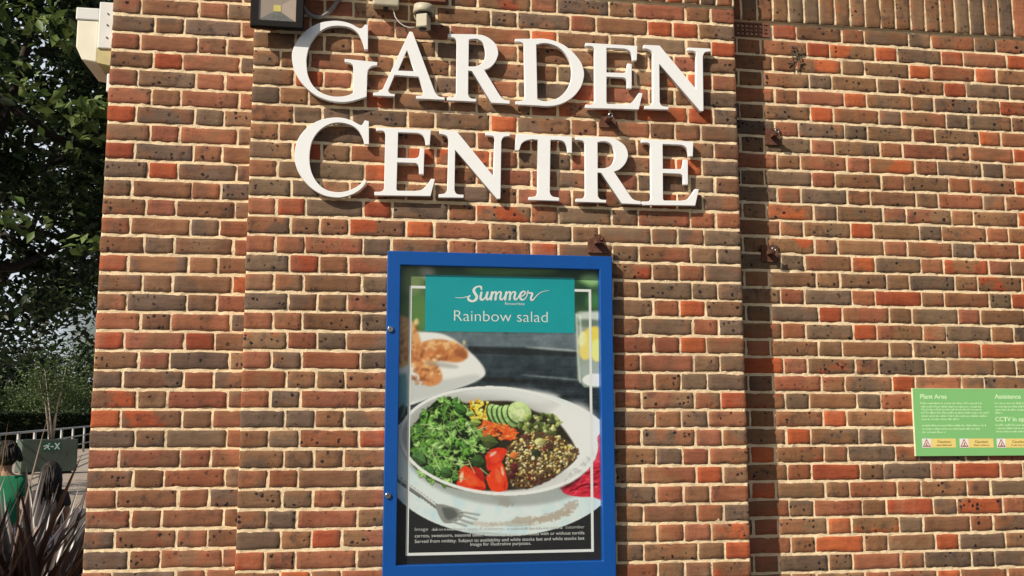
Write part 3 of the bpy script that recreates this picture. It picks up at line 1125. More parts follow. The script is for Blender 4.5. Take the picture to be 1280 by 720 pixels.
def line_put(pts, wd, col, op=1.0):
    pts = [np.array(p, float) for p in pts]
    for a, b in zip(pts, pts[1:]):
        L_ = np.linalg.norm(b - a)
        n = max(2, int(L_ / (wd * 0.6)))
        for t in np.linspace(0, 1, n):
            p = a + (b - a) * t
            el_put(p[0], p[1], wd / 2, wd / 2, 0, col, 0.25, op)


def PB(x, y):
    return (470 + x / 4, 460 + y / 4)


def nz(cell, amp):
    return vnoise((CH, CW), cell * SS)[..., None] * amp


# background: blurred garden above a slate table
g = np.array((70, 100, 62), np.float32) / 255
cv[:] = g
put((GX > 640).astype(np.float32), (52, 82, 50), 30)
put((ell(532, 340, 12, 8) < 1).astype(np.float32), (190, 190, 175), 5)
put((ell(515, 352, 14, 20) < 1).astype(np.float32), (120, 135, 90), 6)
put((ell(524, 392, 26, 24) < 1).astype(np.float32), (92, 128, 70), 8)
put((ell(640, 336, 60, 7) < 1).astype(np.float32), (120, 160, 95), 5)
put((ell(738, 350, 14, 8) < 1).astype(np.float32), (150, 190, 130), 4)
put((ell(724, 368, 14, 14) < 1).astype(np.float32), (34, 66, 44), 5)
put((ell(742, 376, 10, 10) < 1).astype(np.float32), (70, 120, 70), 4)
table = (GY > 414).astype(np.float32)
put(table, (102, 114, 122), 2.5)
put(((GY > 433 + (GX - 600) * 0.03) & (GY < 443 + (GX - 600) * 0.03) & (GX > 585)).astype(np.float32), (36, 42, 46), 1.2)
put(((GY > 443 + (GX - 600) * 0.03)).astype(np.float32), (52, 63, 71), 2)
put((ell(700, 437, 44, 1.4, 4) < 1).astype(np.float32), (170, 178, 180), 0.9)
put((ell(640, 476, 110, 3.0, 3) < 1).astype(np.float32), (36, 41, 44), 1.2)
put((ell(690, 472, 40, 1.0, 5) < 1).astype(np.float32), (130, 138, 140), 0.8)
put(((GY > 480)).astype(np.float32), (42, 51, 58), 3)
cv += table[..., None] * (vnoise((CH, CW), 5)[..., None] * 0.02 + vnoise((CH, CW), 22)[..., None] * 0.025 + np.repeat(vnoise((CH, CW // 24 + 1), 3), 24, 1)[:, :CW, None] * 0.022)
# plate with golden pieces, top left
put(pmask(spl([(480, 416), (535, 415), (562, 421), (590, 442), (606, 462), (600, 474), (560, 489), (480, 508)])), (226, 226, 224), 1.0)
put(pmask(spl([(480, 470), (550, 474), (590, 468), (600, 474), (560, 489), (480, 508)])), (196, 198, 198), 3)
for (pts, c) in (([(490, 392), (508, 396), (519, 408), (527, 432), (520, 452), (505, 456), (490, 450)], (212, 160, 110)),
                 ([(520, 430), (545, 424), (568, 428), (583, 437), (584, 447), (572, 453), (548, 450), (530, 446)], (196, 128, 78)),
                 ([(512, 440), (530, 440), (545, 455), (553, 470), (548, 480), (532, 482), (522, 466)], (206, 142, 92)),
                 ([(490, 440), (503, 446), (508, 455), (500, 460), (490, 456)], (222, 178, 120))):
    put(pmask(spl(pts)), c, 1.2)
for (xa, xb, ya, yb, n) in ((494, 522, 398, 452, 60), (526, 582, 428, 450, 80), (516, 550, 444, 480, 60)):
    for _ in range(n):
        f = rng.random()
        x, y = rng.uniform(xa, xb), rng.uniform(ya, yb)
        up = 1 - (y - ya) / (yb - ya)
        c = rng.choice([(240, 206, 158), (232, 186, 132), (224, 170, 112)]) if up > rng.uniform(.2, .9) else rng.choice([(160, 92, 52), (190, 122, 72), (140, 78, 44)])
        el_put(x, y, rng.uniform(1.4, 4.6), rng.uniform(1.0, 2.4), rng.uniform(0, 180), c, 1.1, 0.6, .2)
put((ell(575, 441, 8, 5, 20) < 1).astype(np.float32), (150, 86, 52), 2.2, .8)
put((ell(552, 456, 22, 3, 8) < 1).astype(np.float32), (150, 146, 140), 1.8, .6)
# teal cloth at the edge
put(pmask([(490, 470), (508, 466), (509, 505), (504, 520), (490, 530)]), (112, 165, 175), 2)
put(pmask([(490, 515), (506, 505), (500, 530), (490, 540)]), (40, 62, 66), 2)
# drinking glass with lemon
put(pmask([(719, 392), (724, 389), (756, 388), (756, 485), (730, 484), (722, 474)]), (150, 162, 152), 0.8)
put((ell(740, 395, 20, 5) < 1).astype(np.float32), (196, 204, 196), 1)
put((ell(736, 404, 14, 5) < 1).astype(np.float32), (110, 126, 110), 1.5)
for (x, y, a, b, an, c) in ((742, 420, 12, 12, 0, (240, 205, 90)), (733, 437, 9, 13, 10, (232, 208, 120)), (746, 438, 8, 14, 0, (246, 226, 140)), (728, 424, 5, 10, 10, (240, 222, 160))):
    put((ell(x, y, a, b, an) < 1).astype(np.float32), c, 1.4)
put((ell(740, 463, 16, 10) < 1).astype(np.float32), (160, 170, 166), 2)
put((ell(744, 475, 16, 8) < 1).astype(np.float32), (236, 238, 236), 1)
line_put([(720, 392), (722, 440), (725, 478)], 1.6, (225, 230, 226), 0.7)
line_put([(725, 395), (727, 430)], 2.0, (238, 240, 238), 0.6)
# the far half of the picture is out of focus
far = np.clip((492 - GY) / 30, 0, 1)[..., None]
cv = cv * (1 - far) + blur(cv, 1.5) * far
# black lower part, then the big pale plate
put((GY > 600).astype(np.float32), (42, 42, 45), 1)
plate = (ell(628, 578, 150, 92, 0.5) < 1)
put(plate.astype(np.float32), (212, 220, 220), 0.5)
pm = plate.astype(np.float32)
tex = np.clip(vnoise((CH, CW), 14 * SS) * 0.6 + vnoise((CH, CW), 5 * SS) * 0.3, -1, 1)
put(pm * np.clip(tex * 0.8 + 0.15, 0, 1), (190, 214, 222), 0.6)
for (x, y, a, b, an, op) in ((632, 627, 9, 6, 10, .9), (628, 622, 12, 4, 0, .6), (655, 650, 16, 4, -6, .7), (690, 646, 26, 5, -14, .8), (712, 634, 12, 6, -30, .7), (640, 655, 30, 3, 0, .5), (600, 655, 20, 3, 6, .4)):
    k_ = (ell(x, y, a, b, an) + vnoise((CH, CW), 2 * SS) * 0.5 < 1).astype(np.float32) * pm
    put(k_, (172, 156, 140), 1.0, op)
put((ell(590, 668, 60, 3.2, 2) < 1).astype(np.float32) * pm, (170, 176, 174), 1.5, 0.8)
# shadow of the bowl on the plate
put((ell(632, 566, 128, 66, 4) < 1).astype(np.float32), (150, 154, 152), 3, 0.75)
# right-hand white plate edge and red napkin
put(pmask([(738, 528), (756, 540), (756, 560), (738, 560)]), (232, 234, 232), 1)
put(pmask(spl([(706, 600), (722, 578), (740, 556), (760, 536), (760, 618), (738, 621), (716, 620), (703, 614)])), (196, 46, 68), 0.8)
for (p, c) in (([(708, 606), (730, 592), (752, 588)], (120, 14, 28)), ([(712, 614), (732, 606), (754, 606)], (110, 12, 26)), ([(722, 586), (740, 574), (754, 570)], (214, 60, 74)), ([(706, 612), (722, 600)], (216, 70, 84)), ([(736, 570), (750, 556)], (226, 110, 118))):
    line_put(p, 1.7, c, 0.75)
for _ in range(90):
    x = rng.uniform(706, 756)
    y = rng.uniform(max(542, 606 - (x - 704) * 1.15), 617)
    el_put(x, y, rng.uniform(2, 7), rng.uniform(.4, 1.3), rng.uniform(-50, 5), rng.choice([(118, 14, 30), (220, 74, 94), (150, 20, 40), (232, 108, 124), (176, 30, 50), (98, 10, 24)]), .5, .6)
put((ell(742, 566, 12, 14, 30) < 1).astype(np.float32), (214, 84, 104), 4, .45)
put((ell(712, 604, 14, 5, -30) < 1).astype(np.float32), (60, 10, 18), 2, 0.6)
# bowl
B_ = (623, 551, 124.5, 68, 4.0)
put((ell(B_[0], B_[1] + 1.5, B_[2], B_[3], B_[4]) < 1).astype(np.float32), (168, 170, 168), 0.6)
put((ell(*B_) < 1).astype(np.float32), (240, 240, 238), 0.5)
ins = ell(B_[0], B_[1] - 0.3, 120.5, 64.5, 4.0)
put((ins < 1).astype(np.float32), (206, 207, 206), 0.7)
put(((ins < 1) & (GX < 545)).astype(np.float32), (176, 178, 176), 7, 0.8)
put((ell(712, 545, 34, 42, 20) < 1).astype(np.float32), (240, 240, 240), 7)
put((ell(640, 494, 60, 9, 3) < 1).astype(np.float32), (216, 218, 220), 4)
put((ell(598, 553, 112, 60, 4) < 1).astype(np.float32) * (ins < 1), (150, 150, 146), 8, 0.5)
# food shadow base
food = pmask(spl([PB(175, 300), PB(250, 215), PB(330, 160), PB(450, 175), PB(560, 165), PB(700, 170), PB(790, 215), PB(900, 260), PB(1005, 420), PB(940, 510), PB(800, 590), PB(640, 612), PB(430, 608), PB(280, 560), PB(180, 480), PB(165, 380)]))
put(food, (52, 46, 34), 1.4)
# corn
for _ in range(90):
    a, r = rng.uniform(0, 6.28), math.sqrt(rng.random())
    x, y = PB(508 + 72 * r * math.cos(a), 212 + 55 * r * math.sin(a))
    el_put(x, y, rng.uniform(1.6, 2.6), rng.uniform(1.4, 2.2), rng.uniform(0, 180), rng.choice([(246, 196, 60), (250, 214, 96), (226, 160, 40), (255, 226, 120)]), 0.4, 0.95, 0.25)
# cucumber
for (x, y) in ((598, 235), (622, 240), (648, 245), (672, 240)):
    p = PB(x, y)
    el_put(p[0] - 1.2, p[1] + 1.0, 9, 16, -28, (52, 84, 40), 0.5)
    el_put(p[0], p[1], 8.0, 15.2, -28, (158, 186, 124), 0.6, 1, 0.12)
p = PB(718, 222)
el_put(p[0] - 1, p[1] + 1.2, 15.8, 14.2, 30, (60, 96, 46), 0.5)
el_put(p[0], p[1], 15, 13.2, 30, (186, 206, 146), 0.7, 1, 0.1)
el_put(p[0], p[1], 8, 6.5, 30, (206, 218, 166), 3, .8)
for k_ in range(7):
    a = k_ * 0.9
    el_put(p[0] + 5 * math.cos(a), p[1] + 4 * math.sin(a), 1.6, 0.7, math.degrees(a), (222, 228, 186), 0.4, .8)
# carrot shreds
for _ in range(170):
    t = rng.random()
    x = 495 + t * 200 + rng.uniform(-15, 15)
    y = 285 + t * 45 + rng.uniform(-28, 40) * (0.6 + 0.6 * math.sin(t * 3.1))
    q = PB(x, y)
    el_put(q[0], q[1], rng.uniform(2.4, 5.0), rng.uniform(0.7, 1.3), rng.choice([rng.uniform(-20, 40), rng.uniform(0, 180)]), rng.choice([(238, 104, 40), (244, 128, 58), (214, 78, 30), (250, 148, 84), (230, 92, 50)]), 0.4, 0.95)
# artichoke / avocado
for _ in range(70):
    q = PB(rng.uniform(715, 925), rng.uniform(225, 335))
    if ell_ok := (((q[0] - PB(820, 285)[0]) / 27) ** 2 + ((q[1] - PB(820, 285)[1]) / 15) ** 2 < 1):
        el_put(q[0], q[1], rng.uniform(2.5, 5.5), rng.uniform(1.6, 3.2), rng.uniform(0, 180), rng.choice([(136, 150, 82), (168, 176, 108), (104, 122, 62), (196, 198, 140), (84, 100, 52), (70, 82, 48)]), 0.6, 0.9, 0.25)
# grains
gp = pmask(spl([PB(655, 395), PB(760, 325), (PB(880, 330)), PB(960, 370), PB(1008, 425), PB(940, 505), PB(800, 585), PB(690, 595), PB(650, 490)]))
put(gp, (98, 80, 54), 1.2)
n_ = 0
while n_ < 520:
    x, y = rng.uniform(645, 1010), rng.uniform(320, 600)
    q = PB(x, y)
    i, j = int((q[1] - PY0) * SS), int((q[0] - PX0) * SS)
    if gp[i, j] < 0.5:
        continue
    dark = (y > 535 and rng.random() < .7) or rng.random() < 0.22
    c = rng.choice([(92, 58, 42), (60, 38, 34), (120, 84, 52), (110, 40, 40)]) if dark else rng.choice([(206, 188, 136), (190, 164, 106), (222, 206, 160), (200, 164, 88), (160, 134, 86), (178, 166, 116), (214, 176, 100), (196, 182, 138)])
    c = tuple(min(255, v * (1.24 - .26 * (y - 330) / 260)) for v in c)
    big = rng.random() < .16
    el_put(q[0] + .4, q[1] + .7, 2.4, 1.6, 0, (50, 38, 28), .8, .45)
    el_put(q[0], q[1], rng.uniform(1.0, 2.3) * (1.6 if big else 1), rng.uniform(0.8, 1.5) * (1.5 if big else 1), rng.uniform(0, 180), c, 0.55, 0.9, 0.4)
    n_ += 1
for (x, y, a, b, an, c) in ((800, 425, 6, 5, 20, (52, 62, 40)), (870, 395, 6, 4, 60, (74, 48, 40)), (750, 345, 7, 3.4, 10, (96, 54, 48)), (690, 435, 5, 4, 0, (226, 122, 60)), (820, 370, 7, 5, 0, (196, 192, 130)), (690, 500, 5, 6, 0, (92, 34, 38)), (680, 540, 4, 5, 0, (84, 30, 34)), (880, 352, 6, 3, 15, (104, 70, 50))):
    q = PB(x, y)
    el_put(q[0], q[1], a, b, an, c, 0.6, 0.9, 0.3)
# tomatoes
for pts, c in (([(545, 440), (585, 402), (650, 405), (642, 445), (600, 500), (560, 512)], (214, 58, 34)),
               ([(405, 530), (440, 486), (500, 530), (546, 582), (530, 612), (430, 606), (404, 578)], (234, 70, 34)),
               ([(548, 545), (600, 492), (632, 476), (656, 560), (650, 612), (578, 612)], (236, 72, 36)),
               ([(470, 495), (520, 500), (545, 560), (520, 560)], (172, 40, 26))):
    put(pmask(spl([PB(*p_) for p_ in pts])), c, 0.5)
for (x, y, a, b, an, c, op) in ((428, 545, 2.2, 7, 10, (255, 206, 180), .9), (470, 560, 9, 6, 30, (248, 104, 60), .7), (612, 540, 4, 9, -15, (250, 112, 66), .7), (632, 515, 1.6, 6, -12, (255, 200, 170), .9), (585, 430, 5, 2, -35, (255, 190, 170), .9), (520, 600, 8, 2, 10, (170, 30, 20), .6), (600, 450, 8, 5, -40, (236, 92, 60), .5), (645, 590, 2, 6, 0, (176, 36, 24), .6)):
    q = PB(x, y)
    el_put(q[0], q[1], a, b, an, c, 1.2, op)
# green leaves, left half
lp_ = pmask(spl([PB(180, 300), PB(250, 215), PB(330, 150), PB(450, 180), PB(470, 250), PB(500, 300), PB(545, 390), PB(500, 440), PB(430, 480), PB(390, 590), PB(280, 555), PB(178, 475), PB(168, 380)]))
put(lp_, (24, 40, 19), 1.0)
n_ = 0
GRN_D = [(30, 50, 24), (42, 70, 30), (24, 40, 20), (54, 86, 38)]
GRN_L = [(92, 140, 58), (112, 160, 76), (78, 122, 50), (136, 178, 96), (100, 150, 60), (88, 132, 66), (150, 188, 112)]
while n_ < 230:
    x, y = rng.uniform(160, 550), rng.uniform(145, 600)
    q = PB(x, y)
    if lp_[int((q[1] - PY0) * SS), int((q[0] - PX0) * SS)] < 0.5:
        continue
    f = n_ / 230
    if f < .45:
        lens_put(q[0], q[1], rng.uniform(4, 7), rng.uniform(2.0, 3.4), rng.uniform(0, 360), rng.choice(GRN_D), .95)
    else:
        a0 = rng.uniform(0, 360)
        c = rng.choice(GRN_L)
        k_ = rng.uniform(.75, 1.15)
        a_s = R(a0 + 180)
        ln = rng.uniform(6, 16)
        line_put([q, (q[0] + ln * .5 * math.cos(a_s), q[1] + ln * .5 * math.sin(a_s) + .8), (q[0] + ln * math.cos(a_s) + 1, q[1] + ln * math.sin(a_s))], .8, (150, 178, 108), .75)
        for da in (-62, 0, 62)[: rng.choice([2, 3, 3])]:
            aa = R(a0 + da)
            L1 = rng.uniform(3.6, 5.6) * k_
            el_put(q[0] + L1 * .8 * math.cos(aa) + .7, q[1] + L1 * .8 * math.sin(aa) + 1.0, L1 * .8, L1 * .4, a0 + da, (28, 42, 22), .8, .55)
            lens_put(q[0] + L1 * .85 * math.cos(aa), q[1] + L1 * .85 * math.sin(aa), L1, L1 * rng.uniform(.42, .58), a0 + da, c, .97)
    n_ += 1
for _ in range(34):
    x, y = rng.uniform(220, 500), rng.uniform(260, 500)
    q = PB(x, y)
    a = rng.uniform(-0.3, 1.2)
    ln = rng.uniform(10, 26)
    line_put([q, (q[0] + ln * 0.5 * math.cos(a), q[1] + ln * 0.5 * math.sin(a) + 1), (q[0] + ln * math.cos(a), q[1] + ln * math.sin(a))], rng.uniform(0.7, 1.1), rng.choice([(176, 196, 134), (150, 180, 110), (200, 212, 160)]), 0.85)
line_put([PB(285, 380), PB(280, 420), PB(310, 490), PB(350, 560)], 1.2, (186, 206, 150), .9)
for (x, y, a, b, an, c) in ((215, 455, 10.5, 8.5, 30, (78, 112, 66)), (350, 522, 8, 6.5, 20, (70, 108, 56)), (265, 515, 8.5, 6.5, 60, (72, 110, 60)), (570, 368, 11.5, 8.0, 10, (84, 98, 52)), (512, 465, 9.5, 7.5, 10, (58, 86, 44)), (420, 205, 8.5, 6.0, 30, (66, 108, 48)), (500, 270, 7, 5, 10, (150, 170, 84))):
    q = PB(x, y)
    el_put(q[0] + .6, q[1] + .9, a, b, an, (24, 36, 20), .8, .9)
    lens_put(q[0], q[1], a * .95, b * 1.02, an, c)
# near rim of the bowl over the food
rim = ((ell(*B_) < 1) & (ins >= 1)).astype(np.float32)
put(rim, (238, 238, 236), 0.4)
# fork
line_put([(490, 592), (505, 604), (525, 618), (548, 635)], 6.5, (120, 122, 120))
line_put([(490, 591), (505, 602.5), (525, 616), (546, 632)], 2.4, (206, 208, 206))
line_put([(490, 596), (505, 608), (525, 622)], 1.4, (70, 72, 72), .8)
put(pmask(spl([(544, 630), (556, 631), (576, 638), (578, 646), (566, 654), (556, 654), (549, 645)])), (138, 140, 138), .6)
put(pmask(spl([(552, 634), (566, 636), (572, 644), (562, 650), (556, 646)])), (96, 98, 97), 1.2)
for k_, (a, b) in enumerate((((574, 639), (600, 643)), ((576, 643), (597, 649)), ((572, 648), (592, 654)), ((566, 652), (584, 657)))):
    line_put([a, b], 1.7, (172, 174, 172))
    line_put([(a[0] + 2, a[1] + 1.5), (b[0] - 1, b[1] + 1.4)], .8, (88, 90, 90), .7)
line_put([(556, 655), (566, 655)], 1.4, (238, 238, 236), .9)
fm = blur(np.maximum(food, pmask(spl([(706, 600), (722, 578), (740, 556), (760, 536), (760, 618), (738, 621), (716, 620), (703, 614)]))), .5)[..., None]
micro = vnoise((CH, CW), 2.5)[..., None] * .05 + vnoise((CH, CW), 6)[..., None] * .05 + vnoise((CH, CW), 15)[..., None] * .05
cv = cv * (1 + fm * micro)
cv = np.clip(cv + nr.normal(0, 0.010, cv.shape[:2])[..., None], 0, 1)
cv = blur(cv, 0.45)

# sheet
NX, NZ = 330, 480
xs_ = np.linspace(ix0 - 0.006, ix1 + 0.006, NX); zs_ = np.linspace(iz0 - 0.006, iz1 + 0.006, NZ)
XX, ZZ = np.meshgrid(xs_, zs_)
dX, dY, dZ = XX - CAM.x, np.full_like(XX, PR_Y - CAM.y), ZZ - CAM.z
dep = dX * FWD.x + dY * FWD.y + dZ * FWD.z
ppx = 640 + F_PX * (dX * RGT.x + dY * RGT.y) / dep
ppy = 360 - F_PX * (dX * UPV.x + dY * UPV.y + dZ * UPV.z) / dep
fi = np.clip((ppy - PY0) * SS, 0, CH - 1.001); fj = np.clip((ppx - PX0) * SS, 0, CW - 1.001)
i0, j0 = fi.astype(int), fj.astype(int)
a_, b_ = (fi - i0)[..., None], (fj - j0)[..., None]
colr = (cv[i0, j0] * (1 - a_) * (1 - b_) + cv[i0 + 1, j0] * a_ * (1 - b_) + cv[i0, j0 + 1] * (1 - a_) * b_ + cv[i0 + 1, j0 + 1] * a_ * b_).reshape(-1, 3)
colr = np.where(colr <= 0.04045, colr / 12.92, ((colr + 0.055) / 1.055) ** 2.4)
colr = np.clip((colr ** 1.08) * 1.30, 0, 0.95)
idx = np.arange(NX * NZ).reshape(NZ, NX)
F_ = np.stack([idx[:-1, :-1], idx[:-1, 1:], idx[1:, 1:], idx[1:, :-1]], -1).reshape(-1, 4)
me = bpy.data.meshes.new('poster')
V_ = np.stack([XX, np.full_like(XX, PR_Y), ZZ], -1).reshape(-1, 3)
me.vertices.add(len(V_)); me.vertices.foreach_set('co', V_.astype(np.float32).ravel())
me.loops.add(F_.size); me.loops.foreach_set('vertex_index', F_.astype(np.int32).ravel())
me.polygons.add(len(F_)); me.polygons.foreach_set('loop_start', np.arange(0, F_.size, 4, dtype=np.int32))
me.update(calc_edges=True)
set_color(me, 'tint', colr)
poster = obj('poster', me, M['print'])
tag(poster, 'printed salad bowl advert with teal banner inside the blue case', 'poster')

QY = PR_Y


def pp(px, py, y=None):
    q = at(px, py, QY if y is None else y)
    return (q.x, q.z)


bm = bmesh.new()
x0, z1 = pp(532, 343.5); x1, _ = pp(718, 347); _, z0 = pp(625, 415.2); _, z1 = pp(625, 345.2)
v = [bm.verts.new((a, QY - 0.0006, b)) for a, b in ((x0, z0), (x1, z0), (x1, z1), (x0, z1))]
bm.faces.new(v)
banner = obj('title_banner', bm, M['teal'], poster)
bm = bmesh.new()
lx0 = (pp(513.5, 359)[0] + pp(508.5, 693)[0]) / 2; lx1 = (pp(737, 363)[0] + pp(741, 688)[0]) / 2
lz1 = (pp(522, 359)[1] + pp(728, 363)[1]) / 2; lz0 = (pp(508, 693)[1] + pp(741, 688)[1]) / 2
bt = 0.0105


def rect(bm, xa, xb, za, zb, y):
    vs = [bm.verts.new(p) for p in ((xa, y, za), (xb, y, za), (xb, y, zb), (xa, y, zb))]
    bm.faces.new(vs)


rect(bm, lx0 - bt / 2, lx0 + bt / 2, lz0 - bt / 2, lz1 + bt / 2, QY - 0.0003)
rect(bm, lx1 - bt / 2, lx1 + bt / 2, lz0 - bt / 2, lz1 + bt / 2, QY - 0.0003)
rect(bm, lx0 + bt / 2, lx1 - bt / 2, lz0 - bt / 2, lz0 + bt / 2, QY - 0.0003)
rect(bm, lx0 + bt / 2, lx1 - bt / 2, lz1 - bt / 2, lz1 + bt / 2, QY - 0.0003)
obj('border_line', bm, M['white_print'], poster)
# title script
bm = bmesh.new()
u1 = (pp(700, 380)[0] - pp(600, 380)[0]) / 100       # metres per photo pixel
lvl = [0]


def sw(pts, wd):
    lvl[0] += 1
    P_ = [pp(565 + a / 7.11, 348 + b / 7.11) for a, b in pts]
    W_ = wd if isinstance(wd, (list, tuple)) else [wd] * len(pts)
    ribbon(bm, P_, [x * 1.3 / 7.11 * u1 for x in W_], QY - 0.0009 - 0.00006 * lvl[0])


sw([(30, 170), (80, 173), (125, 165), (160, 158)], [3, 4, 5, 7])
sw([(262, 100), (257, 76), (232, 72), (205, 85), (193, 108), (205, 135), (220, 160), (212, 188), (182, 203), (152, 193), (143, 172), (158, 152)], [9, 14, 10, 14, 18, 18, 18, 18, 14, 16, 12, 8])
sw([(262, 125), (254, 160), (256, 184), (272, 190), (295, 168), (312, 128)], [14, 15, 15, 12, 8, 10])
sw([(316, 125), (306, 165), (312, 188), (330, 180), (345, 150)], [14, 15, 13, 8, 6])
for x0_ in (352, 478):
    sw([(x0_ + 4, 122), (x0_ - 6, 188)], [14, 15])
    sw([(x0_ - 2, 160), (x0_ + 22, 124), (x0_ + 40, 128), (x0_ + 34, 188)], [6, 9, 13, 15])
    sw([(x0_ + 36, 160), (x0_ + 64, 122), (x0_ + 84, 128), (x0_ + 76, 172), (x0_ + 86, 189), (x0_ + 104, 178), (x0_ + 118, 152)], [6, 9, 13, 15, 12, 8, 6])
sw([(608, 163), (636, 150), (650, 128), (636, 115), (614, 130), (604, 160), (616, 188), (642, 186), (664, 160)], [7, 8, 10, 10, 14, 16, 13, 8, 6])
sw([(664, 160), (674, 112), (684, 132), (706, 130), (714, 140), (702, 170), (704, 192), (722, 190), (742, 166), (775, 134), (815, 116), (862, 108)], [6, 10, 9, 11, 13, 14, 13, 9, 6, 5, 4, 2])
obj('title_script', bm, M['white_print'], poster)
ms = [text_mesh('Rainbow salad', pp(567.5, 401)[0], pp(684.5, 402)[0], pp(626, 402)[1], 19.3 * u1, QY - 0.0010, bold=-0.012),
      text_mesh('favourites', pp(631, 381)[0], pp(655.5, 381)[0], pp(643, 381.2)[1], 5.0 * u1, QY - 0.0010)]


def pseudo(bm, xa, xb, zb, h, y, dens=0.52):
    """a line too small to be read: word-long runs of short strokes"""
    x = xa
    st = h * 0.30
    while x < xb - st:
        n = rng.randint(2, 9)
        for _ in range(n):
            if x > xb - st:
                break
            hh = h * rng.choice([0.62, 0.62, 0.62, 1.0])
            rect(bm, x, x + st * dens * 1.1, zb, zb + hh, y)
            if rng.random() < 0.6:
                rect(bm, x + st * dens * 1.1, x + st, zb + (0 if rng.random() < .5 else h * .44), zb + h * rng.choice([.18, .62]), y)
            x += st * rng.choice([1.0, 1.15, 1.5])
        x += st * 1.2


# footer lines: baseline px at both ends
def foot(txt, xa, xb, y0, wide=True):
    return text_mesh(txt, pp(xa, y0)[0], pp(xb, y0)[0], pp((xa + xb) / 2, y0)[1], 5.5 * u1, QY - 0.0010, bold=-0.006)


ms += [foot('Served from midday. Subject to availability and while stocks last and while stocks last', 518.5, 730.5, 676.6),
       foot('carrots, sweetcorn, seasonal salad, watercress & pumpkin seeds with or without tortilla', 518.5, 730.5, 669.8),
       foot('Image for illustrative purposes.', 588, 664, 681.6)]
for m_ in ms:
    obj('lettering', m_, M['white_print'], poster)
ms = [foot('Image', 518.5, 535, 663.4), foot('apple & cranberry,', 584, 630, 662.6), foot('cucumber', 707, 730.5, 660.5)]
for m_ in ms:
    obj('lettering', m_, M['pale_print'], poster)
for (xa, xb, y) in ((540, 582, 663.0), (634, 704, 661.6)):
    b = bmesh.new()
    pseudo(b, pp(xa, 662)[0], pp(xb, 662)[0], pp((xa + xb) / 2, y)[1], 3.4 * u1, QY - 0.0010)
    obj('small_print', b, M['pale_print'], poster)

# ------------------------------------------------------------------ green notice board
BY = RIGHT_Y - 0.013
bx0 = (at(1139.5, 485, BY).x + at(1145.5, 571, BY).x) / 2
bz1 = at(1200, 485.5, BY).z
bz0 = at(1200, 570, BY).z
bx1 = bx0 + 1.12
board = empty('notice_board', 'flat green notice board with white text and yellow caution labels on the recessed brick wall', 'notice board', loc=((bx0 + bx1) / 2, RIGHT_Y, bz0))
bm = bmesh.new()
add_box(bm, ((bx0 + bx1) / 2, BY + 0.0055, (bz0 + bz1) / 2), (bx1 - bx0, 0.011, bz1 - bz0), 0.001)
pn = obj('panel', bm, M['cream_edge'], board)
bm = bmesh.new()
rect(bm, bx0 + 0.001, bx1 - 0.001, bz0 + 0.001, bz1 - 0.001, BY - 0.0006)
obj('green_face', bm, M['green_board'], board)


def bp_(px, py):
    q = at(1100 + px / 5.54, 460 + py / 5.54, BY)
    return (q.x, q.z)


ub = (at(1240, 530, BY).x - at(1140, 530, BY).x) / 100
TY = BY - 0.0012
ms = [text_mesh('Plant Area', bp_(277, 210)[0], bp_(463, 210)[0], bp_(370, 212)[1], 7.2 * ub, TY, bold=0.028),
      text_mesh('Assistance', bp_(792, 212)[0], bp_(975, 212)[0], bp_(880, 212)[1], 7.2 * ub, TY, bold=0.028),
      text_mesh('CCTV in operation', bp_(798, 372)[0], bp_(1118, 372)[0], bp_(900, 369)[1], 7.2 * ub, TY, bold=0.028)]
for m_ in ms:
    obj('heading', m_, M['board_print'], board)
for (a, c, y) in ((280, 708, 251), (283, 708, 274), (285, 705, 294), (283, 760, 316), (287, 745, 339), (287, 548, 361), (290, 735, 404), (290, 693, 428), (292, 455, 451),
                  (795, 1230, 251), (795, 1215, 274), (797, 1225, 296), (798, 850, 316), (800, 1220, 401), (803, 1205, 424), (806, 1150, 446)):
    bm = bmesh.new()
    pseudo(bm, bp_(a, y)[0], bp_(c, y)[0], bp_((a + c) / 2, y)[1], 2.5 * ub, TY, dens=0.62)
    obj('small_print', bm, M['board_print'], board)
for i, x in enumerate((293, 553, 810, 1066)):
    xa, za = bp_(x, 552); xb, zb = bp_(x + 230, 490)
    zb = bp_(x, 489)[1]
    bm = bmesh.new()
    rect(bm, xa, xb, za, zb, BY - 0.0010)
    lab = obj('caution_label', bm, M['yellow'], board)
    xc = xa + (xb - xa) * 0.26
    bm = bmesh.new(); rect(bm, xa, xc, za, zb, BY - 0.0014)
    obj('icon_ground', bm, M['white_print'], lab)
    h = zb - za
    cx = (xa + xc) / 2
    bm = bmesh.new()
    tri = [(cx - h * .42, za + h * .14), (cx + h * .42, za + h * .14), (cx, za + h * .90)]
    for a, c in zip(tri, tri[1:] + tri[:1]):
        ribbon(bm, [a, c], [h * .09, h * .09], BY - 0.0018)
    obj('warning_triangle', bm, M['red_print'], lab)
    bm = bmesh.new()
    ribbon(bm, [(cx - h * .08 + .05 * h * i, za + h * .28), (cx + h * .04, za + h * .55)], [h * .12, h * .1], BY - 0.0019)
    ribbon(bm, [(cx - h * .16, za + h * .26), (cx + h * .16, za + h * .26)], [h * .07, h * .07], BY - 0.0020)
    obj('warning_symbol', bm, M['brown_print'], lab)
    bm = bmesh.new()
    pseudo(bm, xc + (xb - xa) * .16, xb - (xb - xa) * .12, za + h * .2, h * .2, BY - 0.0016)
    obj('small_print', bm, M['brown_print'], lab)
    t_ = text_mesh('Caution', xc + (xb - xa) * .19, xb - (xb - xa) * .16, za + h * .54, h * .36, BY - 0.0016, bold=0.01)
    obj('caution_text', t_, M['brown_print'], lab)
for x in (bx0 + 0.02, bx1 - 0.02):
    for z in (bz0 + 0.02, bz1 - 0.02):
        pass

